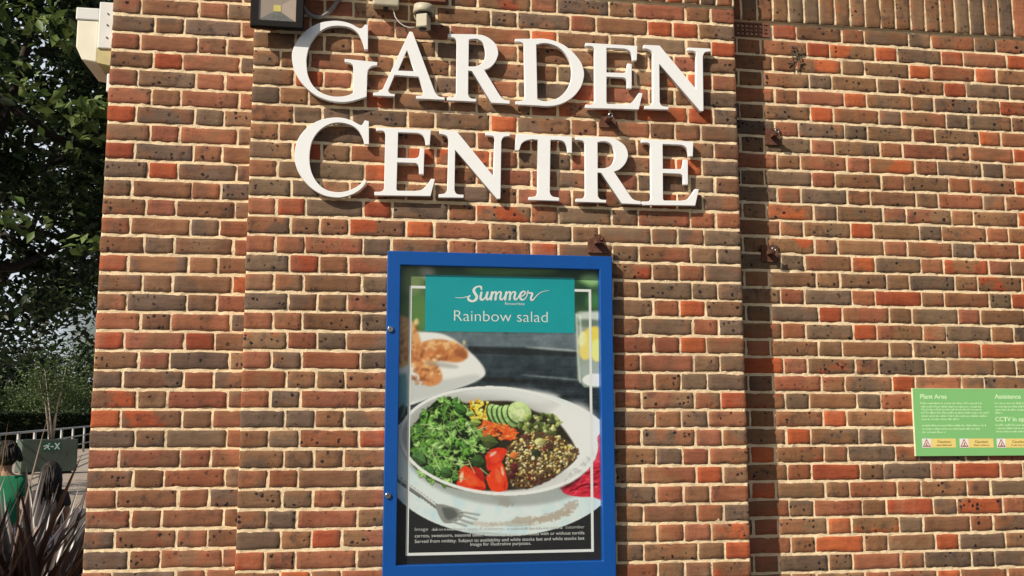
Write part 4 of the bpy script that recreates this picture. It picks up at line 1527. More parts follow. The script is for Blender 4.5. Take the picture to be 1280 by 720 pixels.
# ------------------------------------------------------------------ floodlight
FY = -0.066
fx0, fx1 = at(312.5, 20, FY).x, at(380, 20, FY).x
fz0 = at(346, 35, FY).z
fz1 = fz0 + (fx1 - fx0) * 0.78
fc = Vector(((fx0 + fx1) / 2, FY, (fz0 + fz1) / 2))
flood = empty('floodlight', 'black square LED floodlight above the tall letter G', 'floodlight', loc=(fc.x, 0, fz0))
fw, fh = fx1 - fx0, fz1 - fz0
tilt = Matrix.Rotation(R(0), 3, 'X')
bm = bmesh.new()
add_box(bm, (fc.x, FY + 0.013, fc.z), (fw, 0.022, fh), 0.006)
add_box(bm, (fc.x, FY + 0.032, fc.z + fh * .1), (fw * 0.62, 0.018, fh * 0.55), 0.005)
hs = obj('housing', bm, M['black'], flood)
bm = bmesh.new()
# raised front bezel around the recessed reflector
ow, oh = fw * 0.97, fh * 0.97
iw, ih = fw * 0.70, fh * 0.66
izc = fc.z + fh * 0.015
for (sx, sz, cx_, cz_) in ((ow, (oh - ih) / 2, fc.x, fc.z + oh / 2 - (oh - ih) / 4), (ow, (oh - ih) / 2, fc.x, fc.z - oh / 2 + (oh - ih) / 4)):
    add_box(bm, (cx_, FY - 0.003, cz_), (sx, 0.012, sz), 0.002)
for sgn in (-1, 1):
    add_box(bm, (fc.x + sgn * (ow / 2 - (ow - iw) / 4), FY - 0.0031, fc.z), ((ow - iw) / 2, 0.0118, ih - 0.0004), 0.0)
obj('bezel', bm, M['black'], flood)
bm = bmesh.new()
yb, yf = FY + 0.0012, FY - 0.004
o4 = [bm.verts.new((fc.x + a * iw / 2, FY - 0.0035, fc.z + c * ih / 2)) for a, c in ((-1, -1), (1, -1), (1, 1), (-1, 1))]
i4 = [bm.verts.new((fc.x + a * iw * .11, FY + 0.0008, fc.z + c * ih * .14 + ih * .0)) for a, c in ((-1, -1), (1, -1), (1, 1), (-1, 1))]
for k in range(1, 4):
    bm.faces.new((o4[k], o4[(k + 1) % 4], i4[(k + 1) % 4], i4[k]))
bm.faces.new(i4)
obj('reflector', bm, M['reflector'], flood)
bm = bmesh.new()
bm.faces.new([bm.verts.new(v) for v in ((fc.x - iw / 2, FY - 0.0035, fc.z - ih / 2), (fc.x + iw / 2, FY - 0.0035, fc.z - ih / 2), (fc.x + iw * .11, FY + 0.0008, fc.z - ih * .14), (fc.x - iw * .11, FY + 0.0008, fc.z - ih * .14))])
obj('lower_reflector', bm, mat('dark_reflection', (0.17, 0.165, 0.15), 0.45, 0.3, vary=0.3, scale=60), flood)  # lower facet coloured darker to stand in for its dark reflection
bm = bmesh.new()
add_box(bm, (fc.x, FY + 0.0002, fc.z), (iw * .19, 0.0012, ih * .24))
obj('led_chip', bm, M['led'], flood)
bm = bmesh.new()
rect(bm, fc.x - iw / 2, fc.x + iw / 2, fc.z - ih / 2, fc.z + ih / 2, FY - 0.0045)
obj('glass_front', bm, M['glass'], flood)
bm = bmesh.new()
for sgn in (-1, 1):
    add_box(bm, (fc.x + sgn * fw * 0.22, -0.017, fz0 + fh * 0.42), (0.010, 0.032, 0.018), 0.002)
add_box(bm, (fc.x, -0.0035, fz0 + fh * 0.42), (fw * 0.56, 0.007, 0.03), 0.001)
obj('bracket', bm, M['black'], flood)

# conduit hanging from the floodlight
bm = bmesh.new()
cp = [at(x, y, yv) for x, y, yv in ((381, -14, -0.07), (378, 2, -0.045), (381, 12, -0.030), (390, 20, -0.022), (401, 21, -0.018), (412, 14, -0.018), (420, 4, -0.018), (425, -8, -0.018), (424, -20, -0.022), (416, -30, -0.035))]
pts_ = []
for i in range(len(cp) - 1):
    p0, p1, p2, p3 = cp[max(0, i - 1)], cp[i], cp[i + 1], cp[min(len(cp) - 1, i + 2)]
    for t in np.linspace(0, 1, 6, endpoint=False):
        pts_.append(0.5 * ((2 * p1) + (p2 - p0) * t + (2 * p0 - 5 * p1 + 4 * p2 - p3) * t * t + (3 * p1 - p0 - 3 * p2 + p3) * t ** 3))
add_tube(bm, pts_ + [cp[-1]], 0.0085, 10)
tag(obj('cable', bm, M['grey_pvc']), 'thick grey cable looping down beside the black floodlight', 'cable')

ca_, cb_ = at(350, -22, -0.09), at(422, -64, -0.09)  # unseen box added to throw the dark patch beside the letter G
cbx = empty('added_box', 'unseen grey box added above the frame edge to cast a shadow beside the tall G', 'added box', loc=(ca_.x, 0, ca_.z))
bm = bmesh.new()
add_box(bm, ((ca_.x + cb_.x) / 2, -0.042, (ca_.z + cb_.z) / 2), (cb_.x - ca_.x, 0.082, cb_.z - ca_.z), 0.006)
obj('body', bm, M['grey_pvc'], cbx)
bm = bmesh.new()
add_box(bm, ((ca_.x + cb_.x) / 2, -0.0865, (ca_.z + cb_.z) / 2), ((cb_.x - ca_.x) * .92, 0.007, (cb_.z - ca_.z) * .92), 0.003)
obj('lid', bm, M['grey_pvc'], cbx)

# junction box above the A
jp0, jp1 = at(466, 6, -0.05), at(499, 6, -0.05)
jb = empty('junction_box', 'small beige plastic junction box at the top of the pier, left of the sensor', 'junction box', loc=((jp0.x + jp1.x) / 2, 0, jp0.z))
bm = bmesh.new()
jw = jp1.x - jp0.x
jz = at(482, 7.0, -0.05).z
add_box(bm, ((jp0.x + jp1.x) / 2, -0.0275, jz + 0.045), (jw, 0.050, 0.09), 0.006)
obj('body', bm, M['beige'], jb)
bm = bmesh.new()
add_tube(bm, [((jp0.x + jp1.x) / 2, -0.03, jz - 0.012), ((jp0.x + jp1.x) / 2, -0.03, jz + 0.004)], 0.011, 14)
obj('cable_gland', bm, M['dark_lens'], jb)
bm = bmesh.new()
wp = [at(x, y, -0.034) for x, y in ((491, 4), (491.5, 12), (494, 21), (499, 28), (505, 32.5), (512, 34.5), (519, 34))]
add_tube(bm, wp, 0.0022, 6)
tag(obj('wire', bm, M['white_pl']), 'thin pale wire sagging between the junction box and the sensor', 'wire')

# motion sensor
SY = -0.10
sa, sb = at(517.5, 14, SY), at(541, 14, SY)
ms_ = empty('motion_sensor', 'beige motion sensor with tilted cylinder head above the letter A', 'motion sensor', loc=((sa.x + sb.x) / 2, 0, sa.z))
scx = (sa.x + sb.x) / 2
bm = bmesh.new()
q0 = at(529, 14, -0.05)
add_tube(bm, [(q0.x, -0.002, q0.z), (q0.x, -0.020, q0.z)], 0.036, 24)
add_tube(bm, [(q0.x, -0.018, q0.z), (q0.x, -0.046, q0.z - 0.004)], 0.017, 16)
obj('base', bm, M['beige'], ms_, )
bm = bmesh.new()
t0, t1 = at(530.5, 8.5, -0.056), at(529.5, 16.5, -0.056)
add_tube(bm, [t0 + Vector((0, 0, 0.004)), t0, t1, t1 + Vector((0, 0, -0.004))], [0.034, 0.043, 0.043, 0.040], 24)
obj('ball_joint', bm, M['beige'], ms_)
bm = bmesh.new()
k0, k1 = at(530, 17.0, -0.054), at(529.5, 22.0, -0.054)
add_tube(bm, [k0, k1], [0.034, 0.034], 24)
obj('gap_shade', bm, M['dark_lens'], ms_)  # dark disc stands in for the shaded gap under the joint
bm = bmesh.new()
e0, e1 = at(530, 19.5, -0.066), at(528.5, 36, -0.066)
add_box(bm, (e0 + e1) / 2, (0.048, 0.050, (e0 - e1).length), 0.005, Matrix.Rotation(R(-22), 3, 'Z'))
obj('sensor_head', bm, M['beige'], ms_)
bm = bmesh.new()
e2 = at(528.3, 36.3, -0.066)
add_tube(bm, [e2 + Vector((0, 0, 0.002)), e2 + Vector((0, 0, -0.006))], [0.018, 0.012], 18)
obj('lens', bm, M['dark_lens'], ms_)

# ------------------------------------------------------------------ rusty brackets
GB = 'rusty iron brackets left on the brickwork'


def bracket(cx, cy, Yf, wpx, hpx, label, style):
    """plate with a stub and an eye bolt"""
    c = at(cx, cy, Yf - 0.006)
    u_ = (at(cx + 10, cy, Yf).x - at(cx, cy, Yf).x) / 10
    root = empty('rusty_bracket', label, 'bracket', GB, loc=(c.x, Yf, c.z))
    bm = bmesh.new()
    wd, h = wpx * u_, hpx * u_
    if style == 'wedge':
        prof = [(-.5, -.5), (.5, -.5), (.42, -.15), (.30, .5), (-.28, .5), (-.5, -.2)]
    elif style == 'angle':
        prof = [(-.5, -.5), (.5, -.5), (.28, .0), (.10, .5), (-.10, .38), (-.5, .15)]
    else:
        prof = [(-.5, -.5), (.5, -.5), (.5, .5), (-.5, .5)]
    add_prism(bm, [Vector((c.x + a * wd, Yf - 0.010, c.z + b * h)) for a, b in prof], (0, 0.012, 0))
    obj('plate', bm, M['rust'], root)
    bm = bmesh.new()
    add_box(bm, (c.x - wd * .06, Yf - 0.030, c.z + h * .02), (wd * .34, 0.040, h * .22), 0.002, None)
    obj('stub', bm, M['rust'], root)
    bm = bmesh.new()
    n = 16
    cc = Vector((c.x - wd * .02, Yf - 0.053, c.z + h * .16))
    add_tube(bm, [cc + Vector((math.cos(a) * .0085, 0, math.sin(a) * .0085)) for a in np.linspace(0, 2 * math.pi, n)], 0.0026, 6)
    obj('eye', bm, M['steel'] if style != 'angle' else M['rust'], root)
    return root


bracket(760, 151, 0, 22, 17, 'small rusty bracket with a pale eye ring, below the upper letter E', 'wedge')
bracket(748, 304, 0, 26, 24, 'rusty angle bracket just above the top right corner of the blue case', 'angle')
bracket(966, 171, RIGHT_Y, 17, 20, 'upper rusty plate at the shadow edge of the recessed wall', 'plate')
bracket(962, 317, RIGHT_Y, 20, 20, 'lower rusty plate at the shadow edge of the recessed wall', 'plate')

# dried creeper remains on the recessed wall
bm = bmesh.new()
for pts in ([(995, 62), (997, 70), (1000, 78), (1004, 86)], [(997, 70), (992, 78), (986, 84)], [(996, 66), (1002, 68), (1008, 66)], [(999, 76), (1000, 84), (998, 90)], [(994, 64), (988, 62)], [(990, 80), (984, 78)], [(1001, 80), (1007, 79)]):
    add_tube(bm, [at(x, y, RIGHT_Y - 0.004) for x, y in pts], [0.0035] * (len(pts) - 1) + [0.0015], 5)
for _ in range(26):
    p = at(rng.uniform(990, 1005), rng.uniform(58, 88), RIGHT_Y - rng.uniform(0.003, 0.009))
    a = rng.uniform(0, 6.28)
    d1 = Vector((math.cos(a), -0.3, math.sin(a))) * rng.uniform(.006, .013)
    d2 = Vector((-math.sin(a), -0.2, math.cos(a))) * rng.uniform(.003, .006)
    vs = [bm.verts.new(p + q) for q in (-d1, d2, d1, -d2)]
    bm.faces.new(vs)
tag(obj('dried_creeper', bm, M['twig']), 'dried creeper stalk clinging to the recessed wall near its top', 'creeper')

# ------------------------------------------------------------------ bulkhead lamp on the left return
wl = empty('wall_lamp', 'cream bulkhead lamp with white hood on the left corner of the wall', 'wall lamp', loc=(LEFT_X, 0.25, 2.9))
LY0, LY1 = 0.135, 0.42


def lz(px, py):
    return at(px, py, LY0).z


X_ = LEFT_X
bx_ = at(122.5, 40, LY0).x
hx_ = at(93.5, 40, LY0).x
zt_, zb_ = lz(125, 2), lz(125, 60)
bm = bmesh.new()
add_box(bm, ((X_ + bx_) / 2, (LY0 + LY1) / 2, (zt_ + zb_) / 2), (X_ - bx_, LY1 - LY0, zt_ - zb_), 0.004)
obj('back_plate', bm, M['white_pl'], wl)
bm = bmesh.new()
hz1, hz0 = lz(100, 8), lz(100, 23.5)
add_box(bm, ((bx_ + hx_) / 2 - 0.001, (LY0 + LY1) / 2, (hz1 + hz0) / 2), (bx_ - hx_ + 0.002, LY1 - LY0 - 0.012, hz1 - hz0), 0.005)
obj('hood', bm, M['white_pl'], wl)
dz0 = lz(100, 57)
bm = bmesh.new()
prof = [(bx_ - 0.001, hz0 - .001), (hx_ + 0.004, hz0 - .001), (hx_ + 0.004, dz0), (hx_ + 0.030, dz0 - 0.055), (bx_ - 0.001, dz0 - 0.062)]
add_prism(bm, [Vector((x, LY0 + 0.010, z)) for x, z in prof], (0, LY1 - LY0 - 0.02, 0))
bmesh.ops.recalc_face_normals(bm, faces=bm.faces)
df = obj('diffuser', bm, M['cream'], wl)
bv = df.modifiers.new('bevel', 'BEVEL'); bv.width = 0.005; bv.segments = 2
bm = bmesh.new()
prof = [(X_, zb_ - .001), (bx_, zb_ - .001), (bx_, dz0 - 0.064), (X_, dz0 - 0.075)]
add_prism(bm, [Vector((x, LY0 + 0.008, z)) for x, z in prof], (0, LY1 - LY0 - 0.016, 0))
bmesh.ops.recalc_face_normals(bm, faces=bm.faces)
obj('gear_tray', bm, M['olive'], wl)
for z in (zt_ - 0.05, (zt_ + zb_) / 2, zb_ + 0.045):
    bm = bmesh.new()
    add_tube(bm, [((X_ + bx_) / 2 + .004, LY0 + .001, z), ((X_ + bx_) / 2 + .004, LY0 - .003, z)], 0.0035, 10)
    obj('screw', bm, M['dark_steel'], wl)
bm = bmesh.new()
p0_, p1_ = at(133, 93, 0.14), at(131, 116, 0.14)
add_box(bm, (LEFT_X - 0.008, 0.15, (p0_.z + p1_.z) / 2), (0.018, 0.05, p0_.z - p1_.z), 0.005)
tag(obj('cable_clip', bm, M['white_pl']), 'tiny white cable clip on the wall corner under the bulkhead lamp', 'cable clip')

# ------------------------------------------------------------------ ground
bm = bmesh.new()
bmesh.ops.create_grid(bm, x_segments=40, y_segments=40, size=400)
g = obj('ground', bm, M['asphalt'])
g['kind'] = 'structure'
bm = bmesh.new()
vs = [bm.verts.new(p) for p in ((-60, 14, 0.004), (60, 14, 0.004), (60, 48, 0.004), (-60, 48, 0.004))]
bm.faces.new(vs)
g3 = obj('pavement', bm, M['paving'])
g3['kind'] = 'structure'
bm = bmesh.new()
vs = [bm.verts.new(p) for p in ((-3.6, -0.4, 0.004), (-0.62, -0.4, 0.004), (-0.62, 1.9, 0.004), (-3.6, 1.9, 0.004))]
bm.faces.new(vs)
g2 = obj('planting_bed', bm, M['soil'])
g2['kind'] = 'structure'

# ------------------------------------------------------------------ foliage


def leaf_mesh(name, C, size, cols, up_bias=0.5, aspect=0.5, droop=0.0):
    """C (n,3) leaf centres; folded rhombic leaves with random attitude"""
    n = len(C)
    nrm = nr.normal(0, 1, (n, 3)); nrm[:, 2] = np.abs(nrm[:, 2]) + up_bias
    nrm /= np.linalg.norm(nrm, axis=1)[:, None]
    t = nr.normal(0, 1, (n, 3)); t[:, 2] -= droop
    t -= nrm * (t * nrm).sum(1)[:, None]
    t /= np.linalg.norm(t, axis=1)[:, None] + 1e-9
    b = np.cross(nrm, t)
    s = size * nr.uniform(0.6, 1.3, n)[:, None]
    base = C - t * s * 0.5
    tip = C + t * s * 0.5 - nrm * s * 0.06
    l = C + b * s * aspect * 0.5 - t * s * 0.06 + nrm * s * 0.10
    r = C - b * s * aspect * 0.5 - t * s * 0.06 + nrm * s * 0.10
    V = np.stack([base, l, tip, r], 1).reshape(-1, 3)
    i = np.arange(n)[:, None] * 4
    F = np.concatenate([i + np.array([[0, 2, 1]]), i + np.array([[0, 3, 2]])]).astype(np.int32)
    me = bpy.data.meshes.new(name)
    me.vertices.add(len(V)); me.vertices.foreach_set('co', V.astype(np.float32).ravel())
    me.loops.add(F.size); me.loops.foreach_set('vertex_index', F.ravel())
    me.polygons.add(len(F)); me.polygons.foreach_set('loop_start', np.arange(0, F.size, 3, dtype=np.int32))
    me.update(calc_edges=True)
    cols = np.array(cols, np.float32)
    c = cols[nr.integers(0, len(cols), n)] * nr.uniform(0.7, 1.3, n)[:, None]
    set_color(me, 'tint', np.repeat(c, 4, 0))
    return me


def clumps(center, radii, n_clump, per, spread, hollow=0.55):
    """leaf centres in clumps over an ellipsoid, denser towards its skin"""
    d = nr.normal(0, 1, (n_clump, 3)); d /= np.linalg.norm(d, axis=1)[:, None]
    rr = hollow + (1 - hollow) * nr.random(n_clump) ** 0.6
    cc = np.array(center) + d * rr[:, None] * np.array(radii) * (1 + nr.normal(0, .08, (n_clump, 1)))
    L_ = cc[:, None, :] + nr.normal(0, 1, (n_clump, per, 3)) * (spread * nr.uniform(0.5, 1.3, (n_clump, 1, 1)))
    return L_.reshape(-1, 3), cc


DARK = [(.014, .026, .009), (.020, .035, .012), (.028, .046, .015), (.017, .032, .013)]
MIDG = [(.045, .075, .022), (.060, .095, .028), (.075, .110, .034)]
LITE = [(.10, .15, .05), (.13, .17, .06), (.09, .13, .05)]


def tree(name, label, base, height, radii, n_clump, per, spread, size, cols, cat='tree', group=None, center_h=None, trunk_r=0.16, hollow=.5, limbs=9, sprays=()):
    base = Vector(base)
    t = empty(name, label, cat, group, loc=base)
    ch = center_h or height - radii[2]
    L_, cc = clumps((base.x, base.y, ch), radii, n_clump, per, spread, hollow)
    L_ = L_[L_[:, 2] > 0.25]
    ck = list(cols)
    for (c, n, sprd) in sprays:
        L_ = np.concatenate([L_, np.array(c)[None] + nr.normal(0, 1, (n, 3)) * np.array(sprd)])
    me = leaf_mesh('crown', L_, size, ck)
    ns = sum(q[1] for q in sprays)
    if ns:
        a_ = me.color_attributes['tint']
        buf = np.zeros(len(me.vertices) * 4, np.float32)
        a_.data.foreach_get('color', buf)
        buf = buf.reshape(-1, 4)
        buf[-ns * 4:, :3] = np.repeat(np.array([(.15, .21, .055), (.11, .17, .045), (.19, .24, .08)])[nr.integers(0, 3, ns)], 4, 0)  # spray leaves coloured lighter to stand in for sunlit clusters
        a_.data.foreach_set('color', buf.ravel())
    obj('crown', me, M['leaf'], t)
    bm = bmesh.new()
    pts = [base + Vector((math.sin(i * 1.3) * trunk_r * .6 * i / 5, math.cos(i * 1.7) * trunk_r * .6 * i / 5, ch * 1.05 * i / 6)) for i in range(7)]
    add_tube(bm, pts, [trunk_r * (1.25 - .16 * i) if i else trunk_r * 1.5 for i in range(7)], 10)
    for k in range(limbs):
        c = Vector(cc[nr.integers(0, len(cc))])
        i = rng.randint(3, 5)
        a = pts[i]
        mid = (a + c) / 2 + Vector((0, 0, -.12 * (c - a).length))
        add_tube(bm, [a, mid, c], [trunk_r * .42, trunk_r * .24, trunk_r * .07], 6)
    obj('trunk', bm, M['bark'], t)
    return t


GT = 'broadleaf trees beyond the left wall corner'


def ray(px, py, dist):
    d = FWD + RGT * ((px - 640) / F_PX) + UPV * ((360 - py) / F_PX)
    return CAM + d * (dist / math.hypot(d.x, d.y))


SPR = [(ray(38, 18, 8.6), 60, (.16, .2, .08)), (ray(82, 40, 8.4), 50, (.14, .2, .08)), (ray(108, 150, 8.2), 42, (.11, .15, .08)), (ray(120, 138, 8.2), 24, (.08, .15, .06)),
       (ray(112, 305, 8.3), 20, (.07, .12, .05)), (ray(60, 130, 8.5), 26, (.12, .15, .06)), (ray(30, 100, 8.6), 24, (.10, .15, .06)), (ray(14, 275, 8.6), 30, (.12, .15, .07))]
b_ = along(20, 10.5)
tree('broadleaf_tree', 'dense dark broadleaf tree overhanging the left edge nearest the wall', (b_.x - 0.9, b_.y + .6, 0), 8.8, (3.0, 2.8, 3.0), 230, 170, 0.25, 0.13, DARK + MIDG, group=GT, center_h=5.85, trunk_r=0.20, sprays=SPR)
b_ = along(190, 15.0)
tree('broadleaf_tree', 'second dark tree behind, with sky showing through its crown', (b_.x, b_.y, 0), 9.0, (3.2, 2.8, 3.6), 56, 230, 0.27, 0.16, DARK + MIDG[:2], group=GT, center_h=6.0, trunk_r=0.20)
b_ = along(-30, 22.0)
tree('broadleaf_tree', 'third dark tree farther off at the left edge', (b_.x, b_.y, 0), 10.5, (4.2, 3.6, 4.4), 74, 230, 0.35, 0.21, DARK + MIDG[:1], group=GT, center_h=6.2, trunk_r=0.25)
# bushes far behind
GB2 = 'pale green bushes behind the clipped hedge'
for i, (px, dist, hh, lab) in enumerate(((18, 58, 3.3, 'leafy green bush behind the hedge at the left edge'), (62, 57, 3.9, 'leafy green bush behind the hedge above the planter box'), (106, 59, 3.6, 'leafy green bush behind the hedge beside the wall corner'), (-40, 58, 3.6, 'leafy green bush behind the hedge, outermost on the left'))):
    b_ = along(px, dist)
    L_, cc = clumps((b_.x, b_.y, hh * .5), (2.2, 1.8, hh * .5), 90, 60, .26, .5)
    L_ = L_[L_[:, 2] > 0.05]
    t = empty('bush', lab, 'bush', GB2, loc=b_)
    obj('foliage', leaf_mesh('foliage', L_, .17, LITE + LITE + MIDG[1:]), M['leaf'], t)
    bm = bmesh.new()
    for k in range(6):
        c = Vector(cc[k])
        add_tube(bm, [b_ + Vector((rng.uniform(-.3, .3), rng.uniform(-.3, .3), 0)), (b_ + c) / 2, c], [.05, .03, .012], 6)
    obj('stems', bm, M['bark'], t)
# far tree belt
b0 = along(-160, 80); b1 = along(220, 84)
L_ = []
for k in range(420):
    f = nr.random()
    p = b0.lerp(b1, f)
    c = np.array((p.x + nr.normal(0, 1.5), p.y + nr.normal(0, 2.5), 0.4 + 6.4 * nr.random() ** .8 + 1.0 * math.sin(f * 23)))
    L_.append(c + nr.normal(0, .55, (46, 3)))
L_ = np.concatenate(L_); L_ = L_[L_[:, 2] > .1]
fb = obj('treeline', leaf_mesh('treeline', L_, .42, DARK + MIDG), M['leaf'])
fb['kind'] = 'stuff'; fb['label'] = 'far belt of dark trees beyond the hedge'; fb['category'] = 'treeline'
# clipped hedge
h0, h1 = along(-120, 50), along(170, 54)
dirh = (h1 - h0); ln = dirh.length; dirh.normalize()
nh = Vector((-dirh.y, dirh.x, 0))
n = 26000
uu = nr.random(n) * ln; vv = nr.uniform(-.5, .5, n); ww = nr.uniform(0.05, 1.68, n)
face = nr.random(n)
vv = np.where(face < .45, -.5 + nr.normal(0, .03, n), vv)
ww = np.where(face > .7, 1.68 + nr.normal(0, .03, n), ww)
L_ = np.array(h0)[None] + uu[:, None] * np.array(dirh)[None] + vv[:, None] * np.array(nh)[None]
L_[:, 2] += ww
hedge = empty('hedge', 'long dark clipped hedge behind the metal railing', 'hedge', loc=h0)
obj('foliage', leaf_mesh('foliage', L_, .13, DARK), M['leaf'], hedge)
bm = bmesh.new()
mid_ = (h0 + h1) / 2
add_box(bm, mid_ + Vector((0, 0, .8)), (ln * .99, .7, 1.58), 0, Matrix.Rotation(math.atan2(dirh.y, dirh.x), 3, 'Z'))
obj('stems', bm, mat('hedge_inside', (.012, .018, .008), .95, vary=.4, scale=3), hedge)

# railing
rail = empty('railing', 'pale metal railing running in front of the clipped hedge', 'railing', loc=along(-60, 25))
A_, B_2 = Vector((-8.3, 22.3, 0)), Vector((-11.4, 42.6, 0))
dr = B_2 - A_


def rail_pt(px):
    a = math.atan((px - 640) / F_PX) - YAW
    d = Vector((math.sin(a), math.cos(a), 0))
    # intersection of the view line with the railing line, on the ground plan
    M2 = np.array([[d.x, -dr.x], [d.y, -dr.y]])
    s_ = np.linalg.solve(M2, np.array([A_.x - CAM.x, A_.y - CAM.y]))
    return A_ + dr * s_[1]


pts = [A_ - dr * .25, A_, A_ + dr * .5, B_2, B_2 + dr * .4]
for z, r_ in ((1.10, .034), (.74, .026), (.38, .026)):
    bm = bmesh.new()
    add_tube(bm, [p + Vector((0, 0, z)) for p in pts], r_, 8)
    obj('rail', bm, M['galv'], rail)
for s_ in [-.24, -.12] + [((rail_pt(px) - A_).length / dr.length) for px in (5, 30, 50, 68, 83, 97, 111)] + [1.16, 1.3]:
    p = A_ + dr * s_
    bm = bmesh.new()
    add_tube(bm, [p, p + Vector((0, 0, 1.09))], .048, 8)
    obj('post', bm, M['galv'], rail)

# planter with emblem and pale-stemmed shrub
pc = along(66.5, 30)
va = math.atan2(pc.x - CAM.x, pc.y - CAM.y)
RZ = Matrix.Rotation(-va + R(14), 3, 'Z')
pl = empty('planter_box', 'dark green planter box with a small pale running figure emblem', 'planter', loc=pc)


def ploc(x, y, z):
    return pc + RZ @ Vector((x, y, z))


bm = bmesh.new()
for (c, s) in (((0, -.28, .50), (1.36, .05, .86)), ((0, .28, .50), (1.36, .05, .86)), ((-.68, 0, .50), (.05, .606, .86)), ((.68, 0, .50), (.05, .606, .86)), ((0, 0, .12), (1.30, .5, .06))):
    add_box(bm, ploc(*c), s, .006, RZ)
obj('body', bm, M['planter'], pl)
bm = bmesh.new()
add_box(bm, ploc(0, 0, .84), (1.30, .50, .06), 0, RZ)
obj('soil', bm, M['soil'], pl)
for sx in (-1, 1):
    bm = bmesh.new()
    add_box(bm, ploc(sx * .5, 0, .035), (.16, .6, .066), .004, RZ)
    obj('foot', bm, M['black'], pl)
bm = bmesh.new()
ex, ez = 0.02, .745


def eq(pts, dy):
    vs = [bm.verts.new(ploc(ex + a, -.306 - dy, ez + b)) for a, b in pts]
    bm.faces.new(vs)


eq([(-.24, -.11), (.24, -.11), (.24, .11), (-.24, .11)], 0.002)
em = obj('emblem', bm, M['emblem_bg'], pl)
bm = bmesh.new()
# a running figure and a cross-shaped mark, in pale green
for k_, pts in enumerate(([(-.20, .02), (-.10, .05), (-.10, .02), (-.20, -.01)], [(-.12, .05), (-.05, .03), (-.07, -.03), (-.13, -.01)], [(-.13, -.01), (-.07, -.03), (-.02, -.08), (-.05, -.09)], [(-.13, -.01), (-.10, -.02), (-.16, -.08), (-.20, -.07)], [(-.08, .085), (-.04, .085), (-.04, .055), (-.08, .055)],
                          [(-.02, .01), (.06, .01), (.06, -.02), (-.02, -.02)], [(.07, .09), (.11, .09), (.22, -.08), (.18, -.08)], [(.18, .09), (.22, .09), (.11, -.08), (.07, -.08)])):
    eq(pts, 0.006 + .002 * k_)
obj('figure', bm, M['emblem'], em)
sh = empty('potted_shrub', 'pale stemmed leafy shrub growing out of the green planter box', 'shrub', loc=ploc(0.08, 0, .87))
bm = bmesh.new()
tips = []
sb_ = ploc(.08, 0, .85)
for k in range(6):
    a = rng.uniform(-.55, .55)
    hgt = rng.uniform(1.3, 2.3)
    tip = sb_ + RZ @ Vector((math.sin(a) * hgt * .55, rng.uniform(-.3, .3), hgt))
    m1 = sb_.lerp(tip, .45) + RZ @ Vector((-a * .12, 0, 0))
    add_tube(bm, [sb_ + RZ @ Vector((rng.uniform(-.06, .06), 0, 0)), m1, tip], [.026, .018, .006], 6)
    tips += [tip, sb_.lerp(tip, .85), sb_.lerp(tip, .7), tip + RZ @ Vector((rng.uniform(-.5, .5), 0, rng.uniform(-.4, .1)))]
obj('stems', bm, M['pale_bark'], sh)
L_ = np.concatenate([np.array(t)[None] + nr.normal(0, .23, (60, 3)) for t in tips])
obj('foliage', leaf_mesh('foliage', L_, .13, MIDG + LITE, aspect=.3), M['leaf'], sh)

# ------------------------------------------------------------------ flax plants
FLAX = [(.036, .022, .020), (.048, .030, .027), (.024, .015, .015), (.078, .052, .046), (.040, .024, .023)]


def flax(base, leaves, name, label, seed, cols, hmul=1.0):
    r2 = random.Random(seed)
    root = empty(name, label, 'flax plant', 'bronze flax plants at the wall foot', loc=base)
    V, F, Cc = [], [], []
    specs = leaves
    for (az, lean, ln, wd, bend, col) in specs:
        j_ = 0.2 if bend > .055 or lean > .26 else 0.0
        b0_ = Vector(base) + Vector((r2.uniform(-j_, j_), r2.uniform(-j_, j_), 0))
        d = Vector((math.cos(az), math.sin(az), 0))
        side = Vector((-math.sin(az), math.cos(az), 0))
        tw = r2.uniform(-.9, .9)
        nseg = 14
        p = b0_.copy()
        ang = lean
        base_i = len(V)
        for i in range(nseg + 1):
            t = i / nseg
            w_ = wd * (0.75 + .5 * t if t < .5 else 1.0) * (1 - max(0, t - .62) / .38) ** .8 if t > .0 else wd * .75
            w_ = max(w_, .0012)
            dirv = d * math.sin(ang) + Vector((0, 0, 1)) * math.cos(ang)
            nn = dirv.cross(side).normalized()
            s_ = (side * math.cos(tw * t) + nn * math.sin(tw * t))
            up = dirv.cross(s_)
            V += [p - s_ * w_ / 2 + up * w_ * .18, p, p + s_ * w_ / 2 + up * w_ * .18]
            k = 1.0 + .25 * r2.uniform(-1, 1)
            Cc += [tuple(c * 1.15 for c in col), tuple(c * .8 for c in col), tuple(c * 1.15 for c in col)]
            p = p + dirv * ln / nseg
            ang += bend / nseg * (.4 + 1.4 * t)
        for i in range(nseg):
            for j in (0, 1):
                a = base_i + i * 3 + j
                F.append((a, a + 1, a + 4, a + 3))
    me = pydata('leaves', V, F)
    set_color(me, 'tint', Cc)
    obj('leaves', me, M['flax'], root, smooth=True)
    return root


def flax_specs(n, seed, hmin, hmax, cols):
    r2 = random.Random(seed)
    out = []
    for i in range(n):
        lean = r2.uniform(.03, .62)
        out.append((r2.uniform(0, 2 * math.pi), lean, r2.uniform(hmin, hmax) * (1.0 - .12 * (lean < .15)), r2.uniform(.034, .064), r2.uniform(.0, .8), r2.choice(cols)))
    return out


